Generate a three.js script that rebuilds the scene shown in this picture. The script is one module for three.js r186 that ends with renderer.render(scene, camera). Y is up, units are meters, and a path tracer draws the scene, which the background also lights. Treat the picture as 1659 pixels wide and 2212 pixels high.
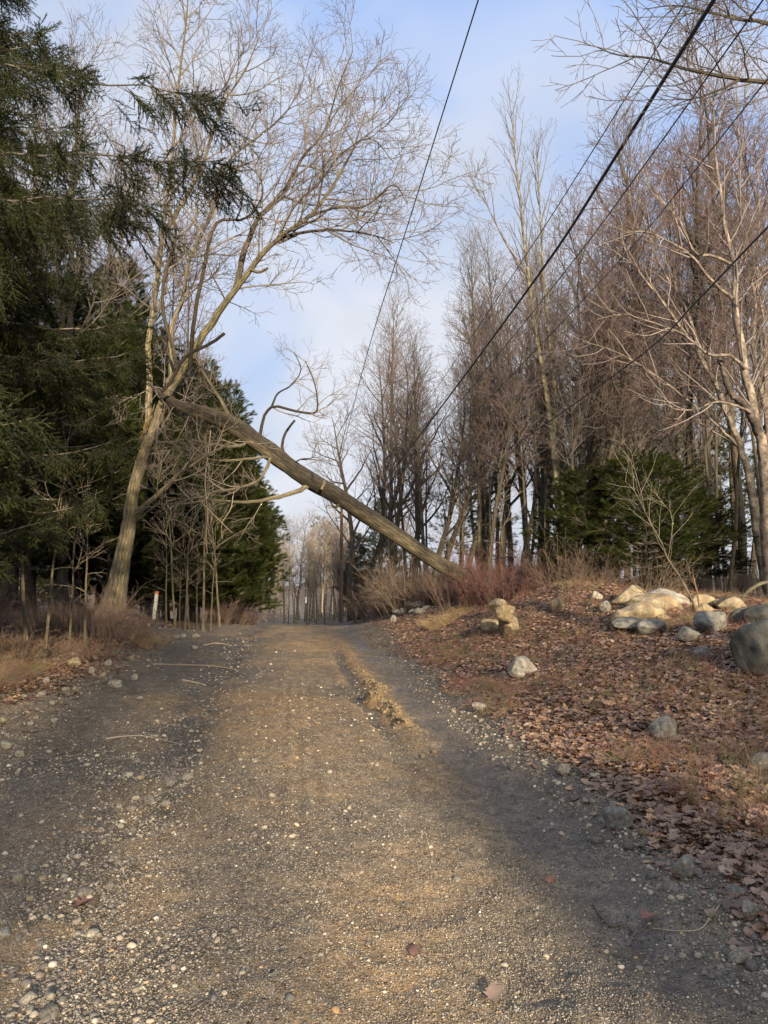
import * as THREE from 'three';
import { mergeGeometries } from 'three/addons/utils/BufferGeometryUtils.js';

// ------------------------------------------------------------------ camera, sky, sun, exposure
const scene = new THREE.Scene();
const EYE = 1.6, PITCH = 4.7 * Math.PI / 180, FOV = 68;
const camera = new THREE.PerspectiveCamera(FOV, 768 / 1024, 0.05, 2000);
camera.position.set(0, EYE, 0);
camera.rotation.set(PITCH, 0, 0);
const renderer = new THREE.WebGLRenderer({ antialias: true });
renderer.setSize(768, 1024);
renderer.toneMapping = THREE.LinearToneMapping;
renderer.toneMappingExposure = 1.85;
renderer.shadowMap.enabled = true;

const SUN = new THREE.Vector3(0.27, 0.29, 0.92).normalize();
const sun = new THREE.DirectionalLight(new THREE.Color().setRGB(1.0, 0.83, 0.60), 5.0);
sun.position.copy(SUN).multiplyScalar(140).add(new THREE.Vector3(0, 0, -25));
sun.castShadow = true;
sun.shadow.radius = 3;
sun.shadow.mapSize.set(4096, 4096);
Object.assign(sun.shadow.camera, { left: -70, right: 70, top: 60, bottom: -60, near: 1, far: 320 });
sun.target.position.set(0, 0, -25);
scene.add(sun, sun.target);

// ------------------------------------------------------------------ random numbers and noise
function RNG(seed) {
  let a = seed >>> 0;
  const f = () => { a = (a + 0x6D2B79F5) >>> 0; let t = a; t = Math.imul(t ^ (t >>> 15), t | 1); t ^= t + Math.imul(t ^ (t >>> 7), t | 61); return ((t ^ (t >>> 14)) >>> 0) / 4294967296; };
  f.r = (lo, hi) => lo + (hi - lo) * f();
  f.i = n => Math.floor(f() * n);
  f.g = () => (f() + f() + f() - 1.5) * 0.9;
  return f;
}
const hash = (x, y, z) => { let h = Math.imul(x, 374761393) ^ Math.imul(y, 668265263) ^ Math.imul(z, 2147483647 ^ 1274126177); h = Math.imul(h ^ (h >>> 13), 1274126177); h ^= h >>> 16; return (h >>> 0) / 4294967296; };
const sm = t => t * t * (3 - 2 * t);
const lerp = (a, b, t) => a + (b - a) * t;
const clamp = (x, a = 0, b = 1) => Math.min(b, Math.max(a, x));
const step = (a, b, x) => sm(clamp((x - a) / (b - a)));
function n3(x, y, z, p = 0, pv = p) {          // value noise 0..1, optional period in x and y
  const xi = Math.floor(x), yi = Math.floor(y), zi = Math.floor(z), u = sm(x - xi), v = sm(y - yi), w = sm(z - zi);
  const m = (k, p) => p ? ((k % p) + p) % p : k;
  const x0 = m(xi, p), x1 = m(xi + 1, p), y0 = m(yi, pv), y1 = m(yi + 1, pv);
  return lerp(lerp(lerp(hash(x0, y0, zi), hash(x1, y0, zi), u), lerp(hash(x0, y1, zi), hash(x1, y1, zi), u), v),
    lerp(lerp(hash(x0, y0, zi + 1), hash(x1, y0, zi + 1), u), lerp(hash(x0, y1, zi + 1), hash(x1, y1, zi + 1), u), v), w);
}
function fbm(x, y, z = 0, o = 4) { let s = 0, a = 0.5, t = 0; for (let i = 0; i < o; i++) { s += a * n3(x, y, z + i * 17.3); t += a; x *= 2.03; y *= 2.03; z *= 2.03; a *= 0.5; } return s / t; }
function fbmP(x, y, p, o = 4, z = 0, pv = p) { let s = 0, a = 0.5, t = 0; for (let i = 0; i < o; i++) { s += a * n3(x, y, z + i * 13, p, pv); t += a; x *= 2; y *= 2; p *= 2; pv *= 2; a *= 0.5; } return s / t; }

// ------------------------------------------------------------------ the sky: thin cloud with blue gaps
{
  const w = 1536, h = 768, data = new Float32Array(w * h * 4);
  for (let j = 0; j < h; j++) {
    const el = ((j + 0.5) / h - 0.5) * Math.PI, ce = Math.cos(el), y = Math.sin(el);
    for (let i = 0; i < w; i++) {
      const az = ((i + 0.5) / w - 0.5) * 2 * Math.PI, x = Math.cos(az) * ce, z = Math.sin(az) * ce;
      const e = Math.max(y, 0.0);
      const q = 1 / (e + 0.32);
      const cx = x * q * 1.5, cz = z * q * 1.5;
      const wx = fbm(cx * 1.1 + 3, cz * 1.1 + 9, 2.2, 3) - 0.5, wz = fbm(cx * 1.1 + 31, cz * 1.1 + 5, 7.2, 3) - 0.5;
      let c = fbm(cx * 1.0 + wx * 1.4 + 4.6, cz * 1.0 + wz * 1.4 + 8.7, 4.1, 5);
      c = step(0.34, 0.64, c + 0.16 * (1 - step(0.0, 0.5, e)));
      const tone = 0.96 + 0.22 * (fbm(cx * 1.7 + wx + 40, cz * 1.7 + wz, 6.6, 4) - 0.5) * 2;
      const toSun = Math.max(0, x * SUN.x + y * SUN.y + z * SUN.z);
      const glow = 1 + 0.55 * Math.pow(toSun, 4);
      const k = (j * w + i) * 4;
      const b0 = lerp(0.305, 0.195, step(0, 0.7, e)), b1 = lerp(0.375, 0.295, step(0, 0.7, e)), b2 = lerp(0.495, 0.515, step(0, 0.7, e));
      data[k] = lerp(b0, 0.425 * tone, c) * glow;
      data[k + 1] = lerp(b1, 0.447 * tone, c) * glow * (1 - 0.02 * Math.pow(toSun, 4));
      data[k + 2] = lerp(b2, 0.497 * tone, c) * glow * (1 - 0.10 * Math.pow(toSun, 4));
      data[k + 3] = 1;
    }
  }
  const t = new THREE.DataTexture(data, w, h, THREE.RGBAFormat, THREE.FloatType);
  t.mapping = THREE.EquirectangularReflectionMapping; t.magFilter = THREE.LinearFilter; t.minFilter = THREE.LinearFilter; t.wrapS = THREE.RepeatWrapping; t.needsUpdate = true;
  scene.background = t; scene.environment = t;
}

// ------------------------------------------------------------------ helpers
const V = (x, y, z) => new THREE.Vector3(x, y, z);
const F = 1106 / Math.tan(FOV / 2 * Math.PI / 180), CP = Math.cos(PITCH), SP = Math.sin(PITCH);
// layout: a sight line measured on the photograph (1659 x 2212 units) met at a distance d in metres ahead of the camera
function W(px, py, d) { const cx = (px - 829.5) / F, cy = (1106 - py) / F, s = d / (CP - cy * SP); return V(cx * s, EYE + (cy * CP + SP) * s, -d); }
const RW = (w, d) => w / F * d / 2;
const taken = new Map();
function numbered(n) { const k = taken.get(n) ?? 0; taken.set(n, k + 1); return k ? `${n}_${String(k).padStart(3, '0')}` : n; }
function tag(o, label, category, group, kind) { if (label) o.userData.label = label; if (category) o.userData.category = category; if (group) o.userData.group = group; if (kind) o.userData.kind = kind; return o; }
function add(o, name, label, category, group, kind) { o.name = numbered(name); scene.add(o); tag(o, label, category, group, kind); return o; }
function shade(o) { o.castShadow = true; o.receiveShadow = true; return o; }
function mesh(g, m, name, parent) { const o = shade(new THREE.Mesh(g, m)); o.name = name; if (parent) parent.add(o); return o; }
function thing(name, label, category, group, pos) { const g = new THREE.Group(); add(g, name, label, category, group); if (pos) g.position.copy(pos); return g; }
function copyOf(src, name, label, category, group) { const c = src.clone(); return add(c, name, label, category, group); }

class MB {                             // collects triangles of one mesh
  constructor() { this.p = []; this.n = []; this.u = []; this.c = []; this.i = []; }
  get count() { return this.p.length / 3; }
  geo() {
    const g = new THREE.BufferGeometry();
    g.setAttribute('position', new THREE.Float32BufferAttribute(this.p, 3)); g.setAttribute('normal', new THREE.Float32BufferAttribute(this.n, 3));
    g.setAttribute('uv', new THREE.Float32BufferAttribute(this.u, 2)); g.setAttribute('color', new THREE.Float32BufferAttribute(this.c, 3));
    g.setIndex(this.i); return g;
  }
}
const T0 = V(), T1 = V(), T2 = V(), T3 = V();
// a tapered tube through pts; opt.rough = lumps on the surface, opt.uvw = metres per texture repeat
function tube(mb, pts, rad, sides, col, opt = {}) {
  const n = pts.length, seam = sides > 4 ? 1 : 0, ring = sides + seam, base = mb.count;
  const t = T0, nx = V(), bx = V(), prev = V(); let along = opt.v0 ?? 0;
  t.subVectors(pts[1], pts[0]).normalize();
  nx.set(Math.abs(t.y) > 0.9 ? 1 : 0, Math.abs(t.y) > 0.9 ? 0 : 1, 0); nx.addScaledVector(t, -nx.dot(t)).normalize();
  const uvs = opt.uvw ?? 0.6;
  for (let k = 0; k < n; k++) {
    if (k) along += T1.subVectors(pts[k], pts[k - 1]).length();
    T1.subVectors(pts[Math.min(k + 1, n - 1)], pts[Math.max(k - 1, 0)]).normalize();
    nx.addScaledVector(T1, -nx.dot(T1)).normalize(); bx.crossVectors(T1, nx);
    const cc = typeof col === 'function' ? col(k / (n - 1), pts[k]) : col;
    for (let j = 0; j < ring; j++) {
      const a = j / sides * Math.PI * 2, ca = Math.cos(a), sa = Math.sin(a);
      let r = rad[k];
      const dx = nx.x * ca + bx.x * sa, dy = nx.y * ca + bx.y * sa, dz = nx.z * ca + bx.z * sa;
      if (opt.rough) { const f = 1.6 / Math.max(r, 0.06); r *= 1 + opt.rough * ((n3(dx * 1.3 + 9 + (opt.seed ?? 0), along * f * 0.35, dz * 1.3 + dy + 5) - 0.5) * 1.4 + (n3(dx * 3.2 + 50, along * f, dz * 3.2 + dy * 2) - 0.5) * 0.7); }
      if (opt.flare && along < opt.flare[0]) { const q = 1 - along / opt.flare[0]; r *= 1 + opt.flare[1] * q * q * (0.75 + 0.5 * n3(dx * 1.7 + 3, dz * 1.7 + 8, opt.seed ?? 0)); }
      mb.p.push(pts[k].x + dx * r, pts[k].y + dy * r, pts[k].z + dz * r);
      mb.n.push(dx, dy, dz); mb.u.push(j / sides * Math.max(1, Math.round(rad[0] * 6.283 / uvs)), along / uvs); 
      if (opt.mottle) { const q = opt.mottle(dx, along, dz, dy); mb.c.push(cc[0] * q[0], cc[1] * q[1], cc[2] * q[2]); } else mb.c.push(cc[0], cc[1], cc[2]);
    }
  }
  for (let k = 0; k < n - 1; k++) for (let j = 0; j < sides; j++) {
    const a = base + k * ring + j, b = base + k * ring + (seam ? j + 1 : (j + 1) % sides), c = a + ring, d = b + ring;
    mb.i.push(a, b, c, b, d, c);
  }
  if (sides > 4 || opt.cap) {                            // close both ends
    for (const [k, s] of [[0, -1], [n - 1, 1]]) {
      T1.subVectors(pts[Math.min(k + 1, n - 1)], pts[Math.max(k - 1, 0)]).normalize().multiplyScalar(s);
      const cc = opt.capCol ?? (typeof col === 'function' ? col(k / (n - 1), pts[k]) : col), b0 = mb.count;
      mb.p.push(pts[k].x + T1.x * rad[k] * 0.2, pts[k].y + T1.y * rad[k] * 0.2, pts[k].z + T1.z * rad[k] * 0.2); mb.n.push(T1.x, T1.y, T1.z); mb.u.push(0, 0); mb.c.push(...cc);
      for (let j = 0; j < ring; j++) { const o = (base + k * ring + j) * 3; mb.p.push(mb.p[o], mb.p[o + 1], mb.p[o + 2]); mb.n.push(T1.x, T1.y, T1.z); mb.u.push(Math.cos(j) * 0.2, Math.sin(j) * 0.2); mb.c.push(...cc); }
      for (let j = 0; j < sides; j++) { const a = b0 + 1 + j, b = b0 + 1 + (seam ? j + 1 : (j + 1) % sides); s > 0 ? mb.i.push(b0, a, b) : mb.i.push(b0, b, a); }
    }
  }
}
function smooth(pts, n) { return new THREE.CatmullRomCurve3(pts, false, 'centripetal').getPoints(n); }
function taper(n, r0, r1, pw = 1) { return Array.from({ length: n }, (_, i) => lerp(r0, r1, Math.pow(i / (n - 1), pw))); }

// ------------------------------------------------------------------ procedural textures
function texture(w, h, fn, srgb, repeat) {
  const d = new Uint8Array(w * h * 4);
  for (let y = 0; y < h; y++) for (let x = 0; x < w; x++) { const c = fn(x / w, y / h, x, y), k = (y * w + x) * 4; d[k] = clamp(c[0]) * 255; d[k + 1] = clamp(c[1]) * 255; d[k + 2] = clamp(c[2]) * 255; d[k + 3] = 255; }
  const t = new THREE.DataTexture(d, w, h); t.magFilter = THREE.LinearFilter; t.minFilter = THREE.LinearMipmapLinearFilter; t.generateMipmaps = true;
  t.wrapS = t.wrapT = THREE.RepeatWrapping; if (srgb) t.colorSpace = THREE.SRGBColorSpace; t.needsUpdate = true; return t;
}
const grey = v => [v, v, v];
// furrowed bark: long plates broken by cracks
const furrow = (u, v) => { const wob = (fbmP(u * 4, v * 4, 4, 3, 3) - 0.5) * 0.10; const a = fbmP((u + wob) * 14, v * 2, 14, 3, 0, 2), r = Math.abs(fbmP((u + wob) * 18, v * 2, 18, 3, 9, 2) - 0.5) * 2; return clamp(0.15 + 1.5 * r * 0.7 + (a - 0.5) * 0.9 + 0.25 * (fbmP(u * 64, v * 64, 64, 2) - 0.5)); };
const barkH = texture(512, 512, (u, v) => grey(furrow(u, v)));
const barkC = texture(512, 512, (u, v) => { const f = furrow(u, v), l = fbmP(u * 8, v * 8, 8, 4, 40); const t = 0.38 + 0.62 * Math.pow(f, 0.8); return [t * lerp(1, 0.93, l), t * lerp(0.94, 0.95, l), t * lerp(0.88, 0.84, l)]; }, true);
const smoothH = texture(256, 256, (u, v) => grey(0.5 + 0.6 * (fbmP(u * 6, v * 8, 6, 4, 0, 8) - 0.5) + 0.3 * (fbmP(u * 5, v * 18, 5, 3, 70, 18) - 0.5)));
const smoothC = texture(256, 256, (u, v) => { const l = fbmP(u * 5, v * 5, 5, 5, 12), m = fbmP(u * 6, v * 14, 6, 4, 21, 14); const t = 0.68 + 0.4 * (m - 0.5) + 0.7 * (l - 0.5); return [t, t * 0.98, t * 0.95]; }, true);
const rockH = texture(512, 512, (u, v) => grey(0.5 + 0.9 * (fbmP(u * 5, v * 5, 5, 6, 5) - 0.5) + 0.35 * (fbmP(u * 60, v * 60, 60, 2, 15) - 0.5)));
const rockC = texture(512, 512, (u, v) => { const l = fbmP(u * 6, v * 6, 6, 5, 33), g = n3(u * 130, v * 130, 4, 130), s = step(0.54, 0.74, fbmP(u * 5, v * 5, 5, 5, 71)); const t = 0.78 + 0.4 * (l - 0.5) + 0.3 * (g - 0.5); return [lerp(t, t * 0.8, s), lerp(t * 0.98, t * 0.82, s), lerp(t * 0.95, t * 0.79, s)]; }, true);
// packed dirt full of small stones, 3 m square
let dirtC, dirtH;
{
  const S = 2048, hgt = new Float32Array(S * S), tr = new Float32Array(S * S), tg = new Float32Array(S * S), tb = new Float32Array(S * S), R = RNG(77);
  for (let y = 0; y < S; y++) for (let x = 0; x < S; x++) {
    const k = y * S + x, a = n3(x / 4, y / 4, 1, S / 4), b = n3(x / 16, y / 16, 3, S / 16), c = n3(x / 64, y / 64, 8, S / 64);
    hgt[k] = 0.25 + 0.2 * a + 0.12 * b + 0.1 * c;
    const t = 0.62 + 0.30 * (a - 0.5) + 0.22 * (b - 0.5) + 0.16 * (c - 0.5);
    tr[k] = t; tg[k] = t * 0.97; tb[k] = t * 0.93;
  }
  for (let s = 0; s < 62000; s++) {
    const u = R(), r = u < 0.8 ? R.r(0.8, 2.4) : u < 0.985 ? R.r(2, 4.6) : R.r(4, 8), cx = R() * S, cy = R() * S, asp = R.r(0.6, 1), an = R() * 3.1416, ca = Math.cos(an), sa = Math.sin(an);
    const q = R(), v = q < 0.42 ? R.r(0.26, 0.5) : q < 0.84 ? R.r(0.56, 0.84) : R.r(0.75, 1.0), warm = R.r(0.80, 1.0);
    const e = Math.ceil(r) + 1;
    for (let yy = -e; yy <= e; yy++) for (let xx = -e; xx <= e; xx++) {
      const px = (xx * ca + yy * sa) / r, py = (-xx * sa + yy * ca) / (r * asp), dd = px * px + py * py; if (dd > 1) continue;
      const k = (((cy + yy | 0) + S) % S) * S + (((cx + xx | 0) + S) % S), m = Math.min(1, (1 - dd) * 3), hh = 0.3 + Math.sqrt(1 - dd) * Math.min(0.7, r * 0.12);
      hgt[k] = Math.max(hgt[k], hh); tr[k] = lerp(tr[k], v, m); tg[k] = lerp(tg[k], v * lerp(0.95, 1, warm), m); tb[k] = lerp(tb[k], v * warm, m);
    }
  }
  dirtC = texture(S, S, (u, v, x, y) => { const k = y * S + x; return [tr[k], tg[k], tb[k]]; }, true);
  dirtH = texture(S, S, (u, v, x, y) => grey(hgt[y * S + x]));
}

// ------------------------------------------------------------------ terrain shape
const XC = d => -0.6 - 0.118 * (d - 3.5);                      // middle of the road at distance d
const bump = (x, z, cx, cz, r, h) => { const q = ((x - cx) ** 2 + (z - cz) ** 2) / (r * r); return q < 9 ? h * Math.exp(-q) : 0; };
function curve(keys, x) { if (x <= keys[0][0]) return keys[0][1]; for (let i = 1; i < keys.length; i++) if (x < keys[i][0]) return lerp(keys[i - 1][1], keys[i][1], sm((x - keys[i - 1][0]) / (keys[i][0] - keys[i - 1][0]))); return keys[keys.length - 1][1]; }
const BANK = [[-4, 0.5], [4, 0.5], [8, 0.72], [11, 0.88], [14, 1.0], [17, 1.0], [22, 0.85], [32, 0.95], [60, 0.9]];
const fall = d => { const t = Math.max(0, d - 22), s = t * t / (t + 6) * 0.09; return -9 * (1 - Math.exp(-s / 9)); };
const edgeN = d => (n3(d * 0.8, 3.1, 0.5) - 0.5) * 0.5 + (n3(d * 2.7, 7.1, 0.5) - 0.5) * 0.25;
function H(x, z, fine = true) {
  const d = -z, q = x - XC(d);
  let y = fall(d) * (1 - 0.45 * step(4, 14, q));
  // banks on both sides
  y += curve(BANK, d) * step(2.1, 6.6, q) + 0.12 * step(7, 16, q);
  y += 0.10 * step(-2.4, -3.4, q) + 0.28 * step(-3.6, -6.5, q) + 0.15 * step(-7, -14, q) + 3.5 * step(-14, -60, q) + 2.5 * step(22, 70, q);
  y += bump(x, z, 4.1, -16.2, 1.9, 0.42) + bump(x, z, 2.9, -14.8, 1.0, 0.12) + bump(x, z, 5.6, -14.2, 1.5, 0.12) + bump(x, z, 0.6, -22, 1.6, 0.16);
  y += bump(x, z, -6.5, -18.2, 1.7, 0.52) + bump(x, z, -5.4, -17.3, 1.0, 0.26) + bump(x, z, -8.2, -16.4, 1.8, 0.2);
  const road = step(2.5, 1.6, Math.abs(q + 0.05));
  // wheel ruts, a smooth wet track and ridges of churned mud
  if (road > 0 && d > 0 && d < 34) {
    const w = (n3(d * 0.9, 1.5, 4) - 0.5) * 0.16, w2 = (n3(d * 1.3, 9.5, 4) - 0.5) * 0.2;
    const r1 = Math.exp(-(((q + 0.93 + w) / 0.24) ** 2)), r2 = Math.exp(-(((q - 1.08 + w2) / 0.13) ** 2)), r3 = Math.exp(-(((q - 1.72 + w) / 0.26) ** 2));
    const k2 = step(6.2, 8.2, d) * step(20, 15, d);
    y += road * (-0.045 * r1 * (0.5 + n3(d * 1.7, 2, 2)) - 0.075 * r2 * k2 - 0.035 * r3 + 0.035 * Math.exp(-(((q) / 0.7) ** 2)) * step(1, 4, d));
    const rough2 = 0.1 + 0.9 * n3(x * 9, z * 9, 2.5) + 0.8 * n3(x * 21, z * 21, 5.5) * step(0.3, 0.7, n3(x * 5, z * 5, 9));
    y += 0.085 * k2 * Math.exp(-(((q - 1.30 + w2 * 1.6 + 0.08 * (n3(x * 6, z * 6, 3) - 0.5)) / 0.075) ** 2)) * rough2 * (0.22 * step(0.4, 0.6, n3(d * 0.75, 20.2, 1)) + 0.85 * step(7.6, 8.6, d) * step(12, 10.8, d));
    y += 0.045 * k2 * Math.exp(-(((q - 0.86 + w2) / 0.09) ** 2)) * rough2 * n3(d * 0.8, 12, 1);
    if (fine) y += 0.006 * r3 * Math.sin(q * 55 + w * 40) * step(0.35, 0.6, n3(d * 0.7, 40, 1)) + 0.012 * Math.exp(-(((q - 0.25 + w) / 0.3) ** 2)) * Math.sin(q * 46) * step(0.4, 0.6, n3(d * 0.5, 60, 1));
  }
  // uneven ground
  const off = 1 - 0.75 * road;
  y += off * 0.22 * (fbm(x * 0.55, z * 0.55, 3, 2) - 0.5) + (0.045 + 0.05 * off) * (n3(x * 2.1, z * 2.1, 8) - 0.5);
  if (fine && d < 30 && d > -2) y += (0.018 + 0.03 * off) * (n3(x * 6.3, z * 6.3, 1) - 0.5) + 0.016 * (n3(x * 13, z * 13, 6) - 0.5) + road * 0.022 * Math.max(0, n3(x * 7.5, z * 7.5, 16) + 0.5 * n3(x * 3, z * 2, 26) - 0.95) + (d < 10 ? 0.007 * (n3(x * 38, z * 38, 2) - 0.5) : 0);
  return y;
}
const GN = (x, z) => V(H(x - 0.1, z, false) - H(x + 0.1, z, false), 0.2, H(x, z - 0.1, false) - H(x, z + 0.1, false)).normalize();
// where a sight line meets the ground
function G(px, py) { let lo = 21; for (let d = 1.6; d < 90; d += 0.05) { const p = W(px, py, d); if (p.y < H(p.x, p.z)) { lo = d; break; } } const p = W(px, py, lo); p.y = H(p.x, p.z); return p; }
const onG = (x, z, up = 0) => V(x, H(x, z) + up, z);

// dirt colours: patches of tan sand, dark wet grit and brown mud, where the photograph shows them
const spots = (list, sx) => list.map(([px, py, r, a]) => { const p = G(px, py); return [p.x, p.z, r, a]; });
const SAND = spots([[530, 1545, 0.9, 1], [480, 1520, 0.5, 1], [650, 1600, 1.0, 0.5], [800, 1520, 0.35, 1.2], [830, 1575, 0.3, 1], [720, 1400, 1.4, 0.9], [760, 1450, 0.8, 0.7], [240, 1990, 0.26, 1.1], [90, 2080, 0.3, 0.9], [130, 1790, 0.6, 0.5], [330, 1720, 0.4, 0.5], [780, 2120, 0.6, 0.35], [960, 1880, 0.4, 0.35]]);
const WET = spots([[580, 1820, 0.30, 0.7], [630, 1750, 0.25, 0.5], [150, 1660, 0.7, 0.9], [60, 1600, 0.6, 0.6], [300, 1580, 0.7, 0.6], [480, 1790, 0.12, 0.9], [350, 1750, 0.3, 0.6], [380, 1650, 0.35, 0.6], [180, 1900, 0.35, 0.8], [320, 2080, 0.22, 0.9], [160, 2180, 0.3, 0.8], [830, 1800, 0.12, 0.9], [750, 1760, 0.12, 0.6], [760, 1560, 0.35, 0.8], [740, 1490, 0.4, 0.8], [1350, 2050, 0.22, 0.6], [1180, 2120, 0.25, 0.4], [450, 1450, 1.2, 0.6], [420, 1400, 1.5, 0.5]]);
function zone(x, z) {
  const d = -z, q = x - XC(d), e = edgeN(d);
  const sum = L => { let s = 0; for (const [a, b, r, w] of L) { const k = ((x - a) ** 2 + (z - b) ** 2 * 0.45) / (r * r); if (k < 5) s += w * Math.exp(-k); } return s; };
  const N = fbm(x * 1.3, z * 0.8, 5, 4), M = fbm(x * 4, z * 3, 9, 4);
  const near = d > 0 && d < 40;
  let sand = near ? clamp(sum(SAND) * (0.55 + 0.9 * M) + step(0.52, 0.66, N) * 0.45 * step(2.2, 1.6, Math.abs(q))) : 0;
  const w = (n3(d * 0.9, 1.5, 4) - 0.5) * 0.16;
  let wet = near ? clamp(sum(WET) * (0.2 + 1.0 * M) + 1.0 * Math.exp(-(((q + 0.93 + w) / 0.32) ** 2)) * step(0.34, 0.56, M) + 0.8 * Math.exp(-(((q - 2.35 + e) / 0.38) ** 2)) * (0.4 + M) + 0.3 * step(0.54, 0.66, fbm(x * 1.1, z * 0.7, 31, 4)) ) : 0;
  const w2 = (n3(d * 1.3, 9.5, 4) - 0.5) * 0.2, k2 = step(6.2, 8.2, d) * step(20, 15, d);
  sand = clamp(sand + 0.9 * k2 * Math.exp(-(((q - 1.30 + w2 * 1.6) / 0.16) ** 2)) * (0.3 + M)); wet = clamp(wet + 0.9 * k2 * Math.exp(-(((q - 1.08 + w2) / 0.09) ** 2)) - 0.6 * k2 * Math.exp(-(((q - 1.32 + w2 * 1.6) / 0.1) ** 2)));
  const track = near ? Math.exp(-(((q - 1.74 + w) / 0.3) ** 2)) * step(26, 18, d) * (0.5 + M) : 0;
  const litterR = step(2.25, 2.75, q + e), litterL = step(lerp(-3.4, -2.5, step(6, 11, d)), lerp(-4.6, -3.7, step(6, 11, d)), q + e * 1.6);
  return { q, d, sand, wet, track, N, M, litter: Math.max(litterR, litterL), litterR, litterL };
}
{
  const xs = [], zs = [];
  const side = (from, s, out) => { let v = from, st = 0.032; const r = []; while (Math.abs(v) < out) { st *= 1.055; v += s * st; r.push(v); } return r; };
  for (let v = -4; v <= 4.0001; v += 0.032) xs.push(v);
  xs.unshift(...side(-4, -1, 480).reverse()); xs.push(...side(4, 1, 480));
  { let d = 2.0, st = 0.026; while (d < 700) { zs.push(-d); if (d > 8) st *= d < 28 ? 1.0095 : 1.05; d += st; } }
  { let v = -2.0, st = 0.04; const r = []; while (v < 90) { st *= 1.14; v += st; r.push(v); } zs.unshift(...r.reverse()); }
  const nx = xs.length, nz = zs.length, P = new Float32Array(nx * nz * 3), C = new Float32Array(nx * nz * 3), U = new Float32Array(nx * nz * 2), U1 = new Float32Array(nx * nz * 2), on = new Uint8Array(nx * nz);
  for (let j = 0; j < nz; j++) for (let i = 0; i < nx; i++) {
    const k = j * nx + i, x = xs[i], z = zs[j], a = zone(x, z);
    P[k * 3] = x; P[k * 3 + 1] = H(x, z); P[k * 3 + 2] = z;
    U[k * 2] = x / 3; U[k * 2 + 1] = z / 3; U1[k * 2] = (x + 12) / 24; U1[k * 2 + 1] = (-z) / 24;
    let c = [0.40, 0.33, 0.245];
    const mix = (t, r, g, b) => { t = clamp(t); c = [lerp(c[0], r, t), lerp(c[1], g, t), lerp(c[2], b, t)]; };
    mix(a.N * 1.5 - 0.5, 0.48, 0.40, 0.30);
    mix((a.M - 0.5) * 2.2, 0.56, 0.46, 0.335); mix((0.46 - a.M) * 2.6, 0.26, 0.21, 0.15);
    mix(a.sand * 0.8, 0.78, 0.52, 0.25);
    mix(a.track * 0.75, 0.36, 0.305, 0.24);
    mix(a.wet * 0.85, 0.17, 0.15, 0.12);
    mix(a.litter * 0.9, 0.27, 0.155, 0.10);
    C.set(c, k * 3); on[k] = a.q > -2.45 + edgeN(a.d) * 0.6 && a.q < 2.2 - edgeN(a.d) * 0.5 ? 1 : 0;
  }
  const I = [[], []];
  for (let j = 0; j < nz - 1; j++) for (let i = 0; i < nx - 1; i++) { const a = j * nx + i, b = a + 1, c = a + nx, d = c + 1; I[on[a]].push(a, b, c, b, d, c); }
  const whole = new THREE.BufferGeometry(); whole.setAttribute('position', new THREE.BufferAttribute(P, 3)); whole.setIndex([...[]].concat(Array.from({ length: 0 }))); 
  const idx = new Uint32Array(I[0].length + I[1].length); idx.set(I[0]); idx.set(I[1], I[0].length); whole.setIndex(new THREE.BufferAttribute(idx, 1)); whole.computeVertexNormals();
  const nrm = whole.attributes.normal.array;
  // how wet (glossy) the dirt is, 24 m square from the camera onward
  const rough = texture(1024, 1024, (u, v) => { const x = u * 24 - 12, z = -v * 24, a = zone(x, z); return grey(clamp(0.93 - 0.30 * a.wet * (0.5 + a.M) - 0.36 * a.track * (0.4 + a.M) - 0.1 * a.sand)); });
  rough.channel = 1; 
  const m = new THREE.MeshStandardMaterial({ vertexColors: true, map: dirtC, bumpMap: dirtH, bumpScale: 0.02, roughness: 1, roughnessMap: rough });
  for (const [k, name] of [[0, 'ground'], [1, 'dirt_road']]) {
    const map = new Map(), p = [], n = [], u = [], u1 = [], c = [], ix = [];
    for (const v of I[k]) { let t = map.get(v); if (t === undefined) { t = map.size; map.set(v, t); p.push(P[v * 3], P[v * 3 + 1], P[v * 3 + 2]); n.push(nrm[v * 3], nrm[v * 3 + 1], nrm[v * 3 + 2]); u.push(U[v * 2], U[v * 2 + 1]); u1.push(U1[v * 2], U1[v * 2 + 1]); c.push(C[v * 3], C[v * 3 + 1], C[v * 3 + 2]); } ix.push(t); }
    const g = new THREE.BufferGeometry(); g.setAttribute('position', new THREE.Float32BufferAttribute(p, 3)); g.setAttribute('normal', new THREE.Float32BufferAttribute(n, 3)); g.setAttribute('uv', new THREE.Float32BufferAttribute(u, 2)); g.setAttribute('uv1', new THREE.Float32BufferAttribute(u1, 2)); g.setAttribute('color', new THREE.Float32BufferAttribute(c, 3)); g.setIndex(ix);
    add(mesh(g, m, name), name, k ? 'muddy dirt road with ruts running to a crest' : 'leaf-strewn forest floor and verges beside the road', k ? 'road' : 'ground', null, 'structure');
  }
}

// ------------------------------------------------------------------ tree materials and growth
const std = (o) => new THREE.MeshStandardMaterial({ vertexColors: true, roughness: 0.92, ...o });
const barkM = std({ map: barkC, bumpMap: barkH, bumpScale: 0.02 });
const smoothM = std({ map: smoothC, bumpMap: smoothH, bumpScale: 0.006 });
const twigM = std({ roughness: 0.85 });

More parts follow.
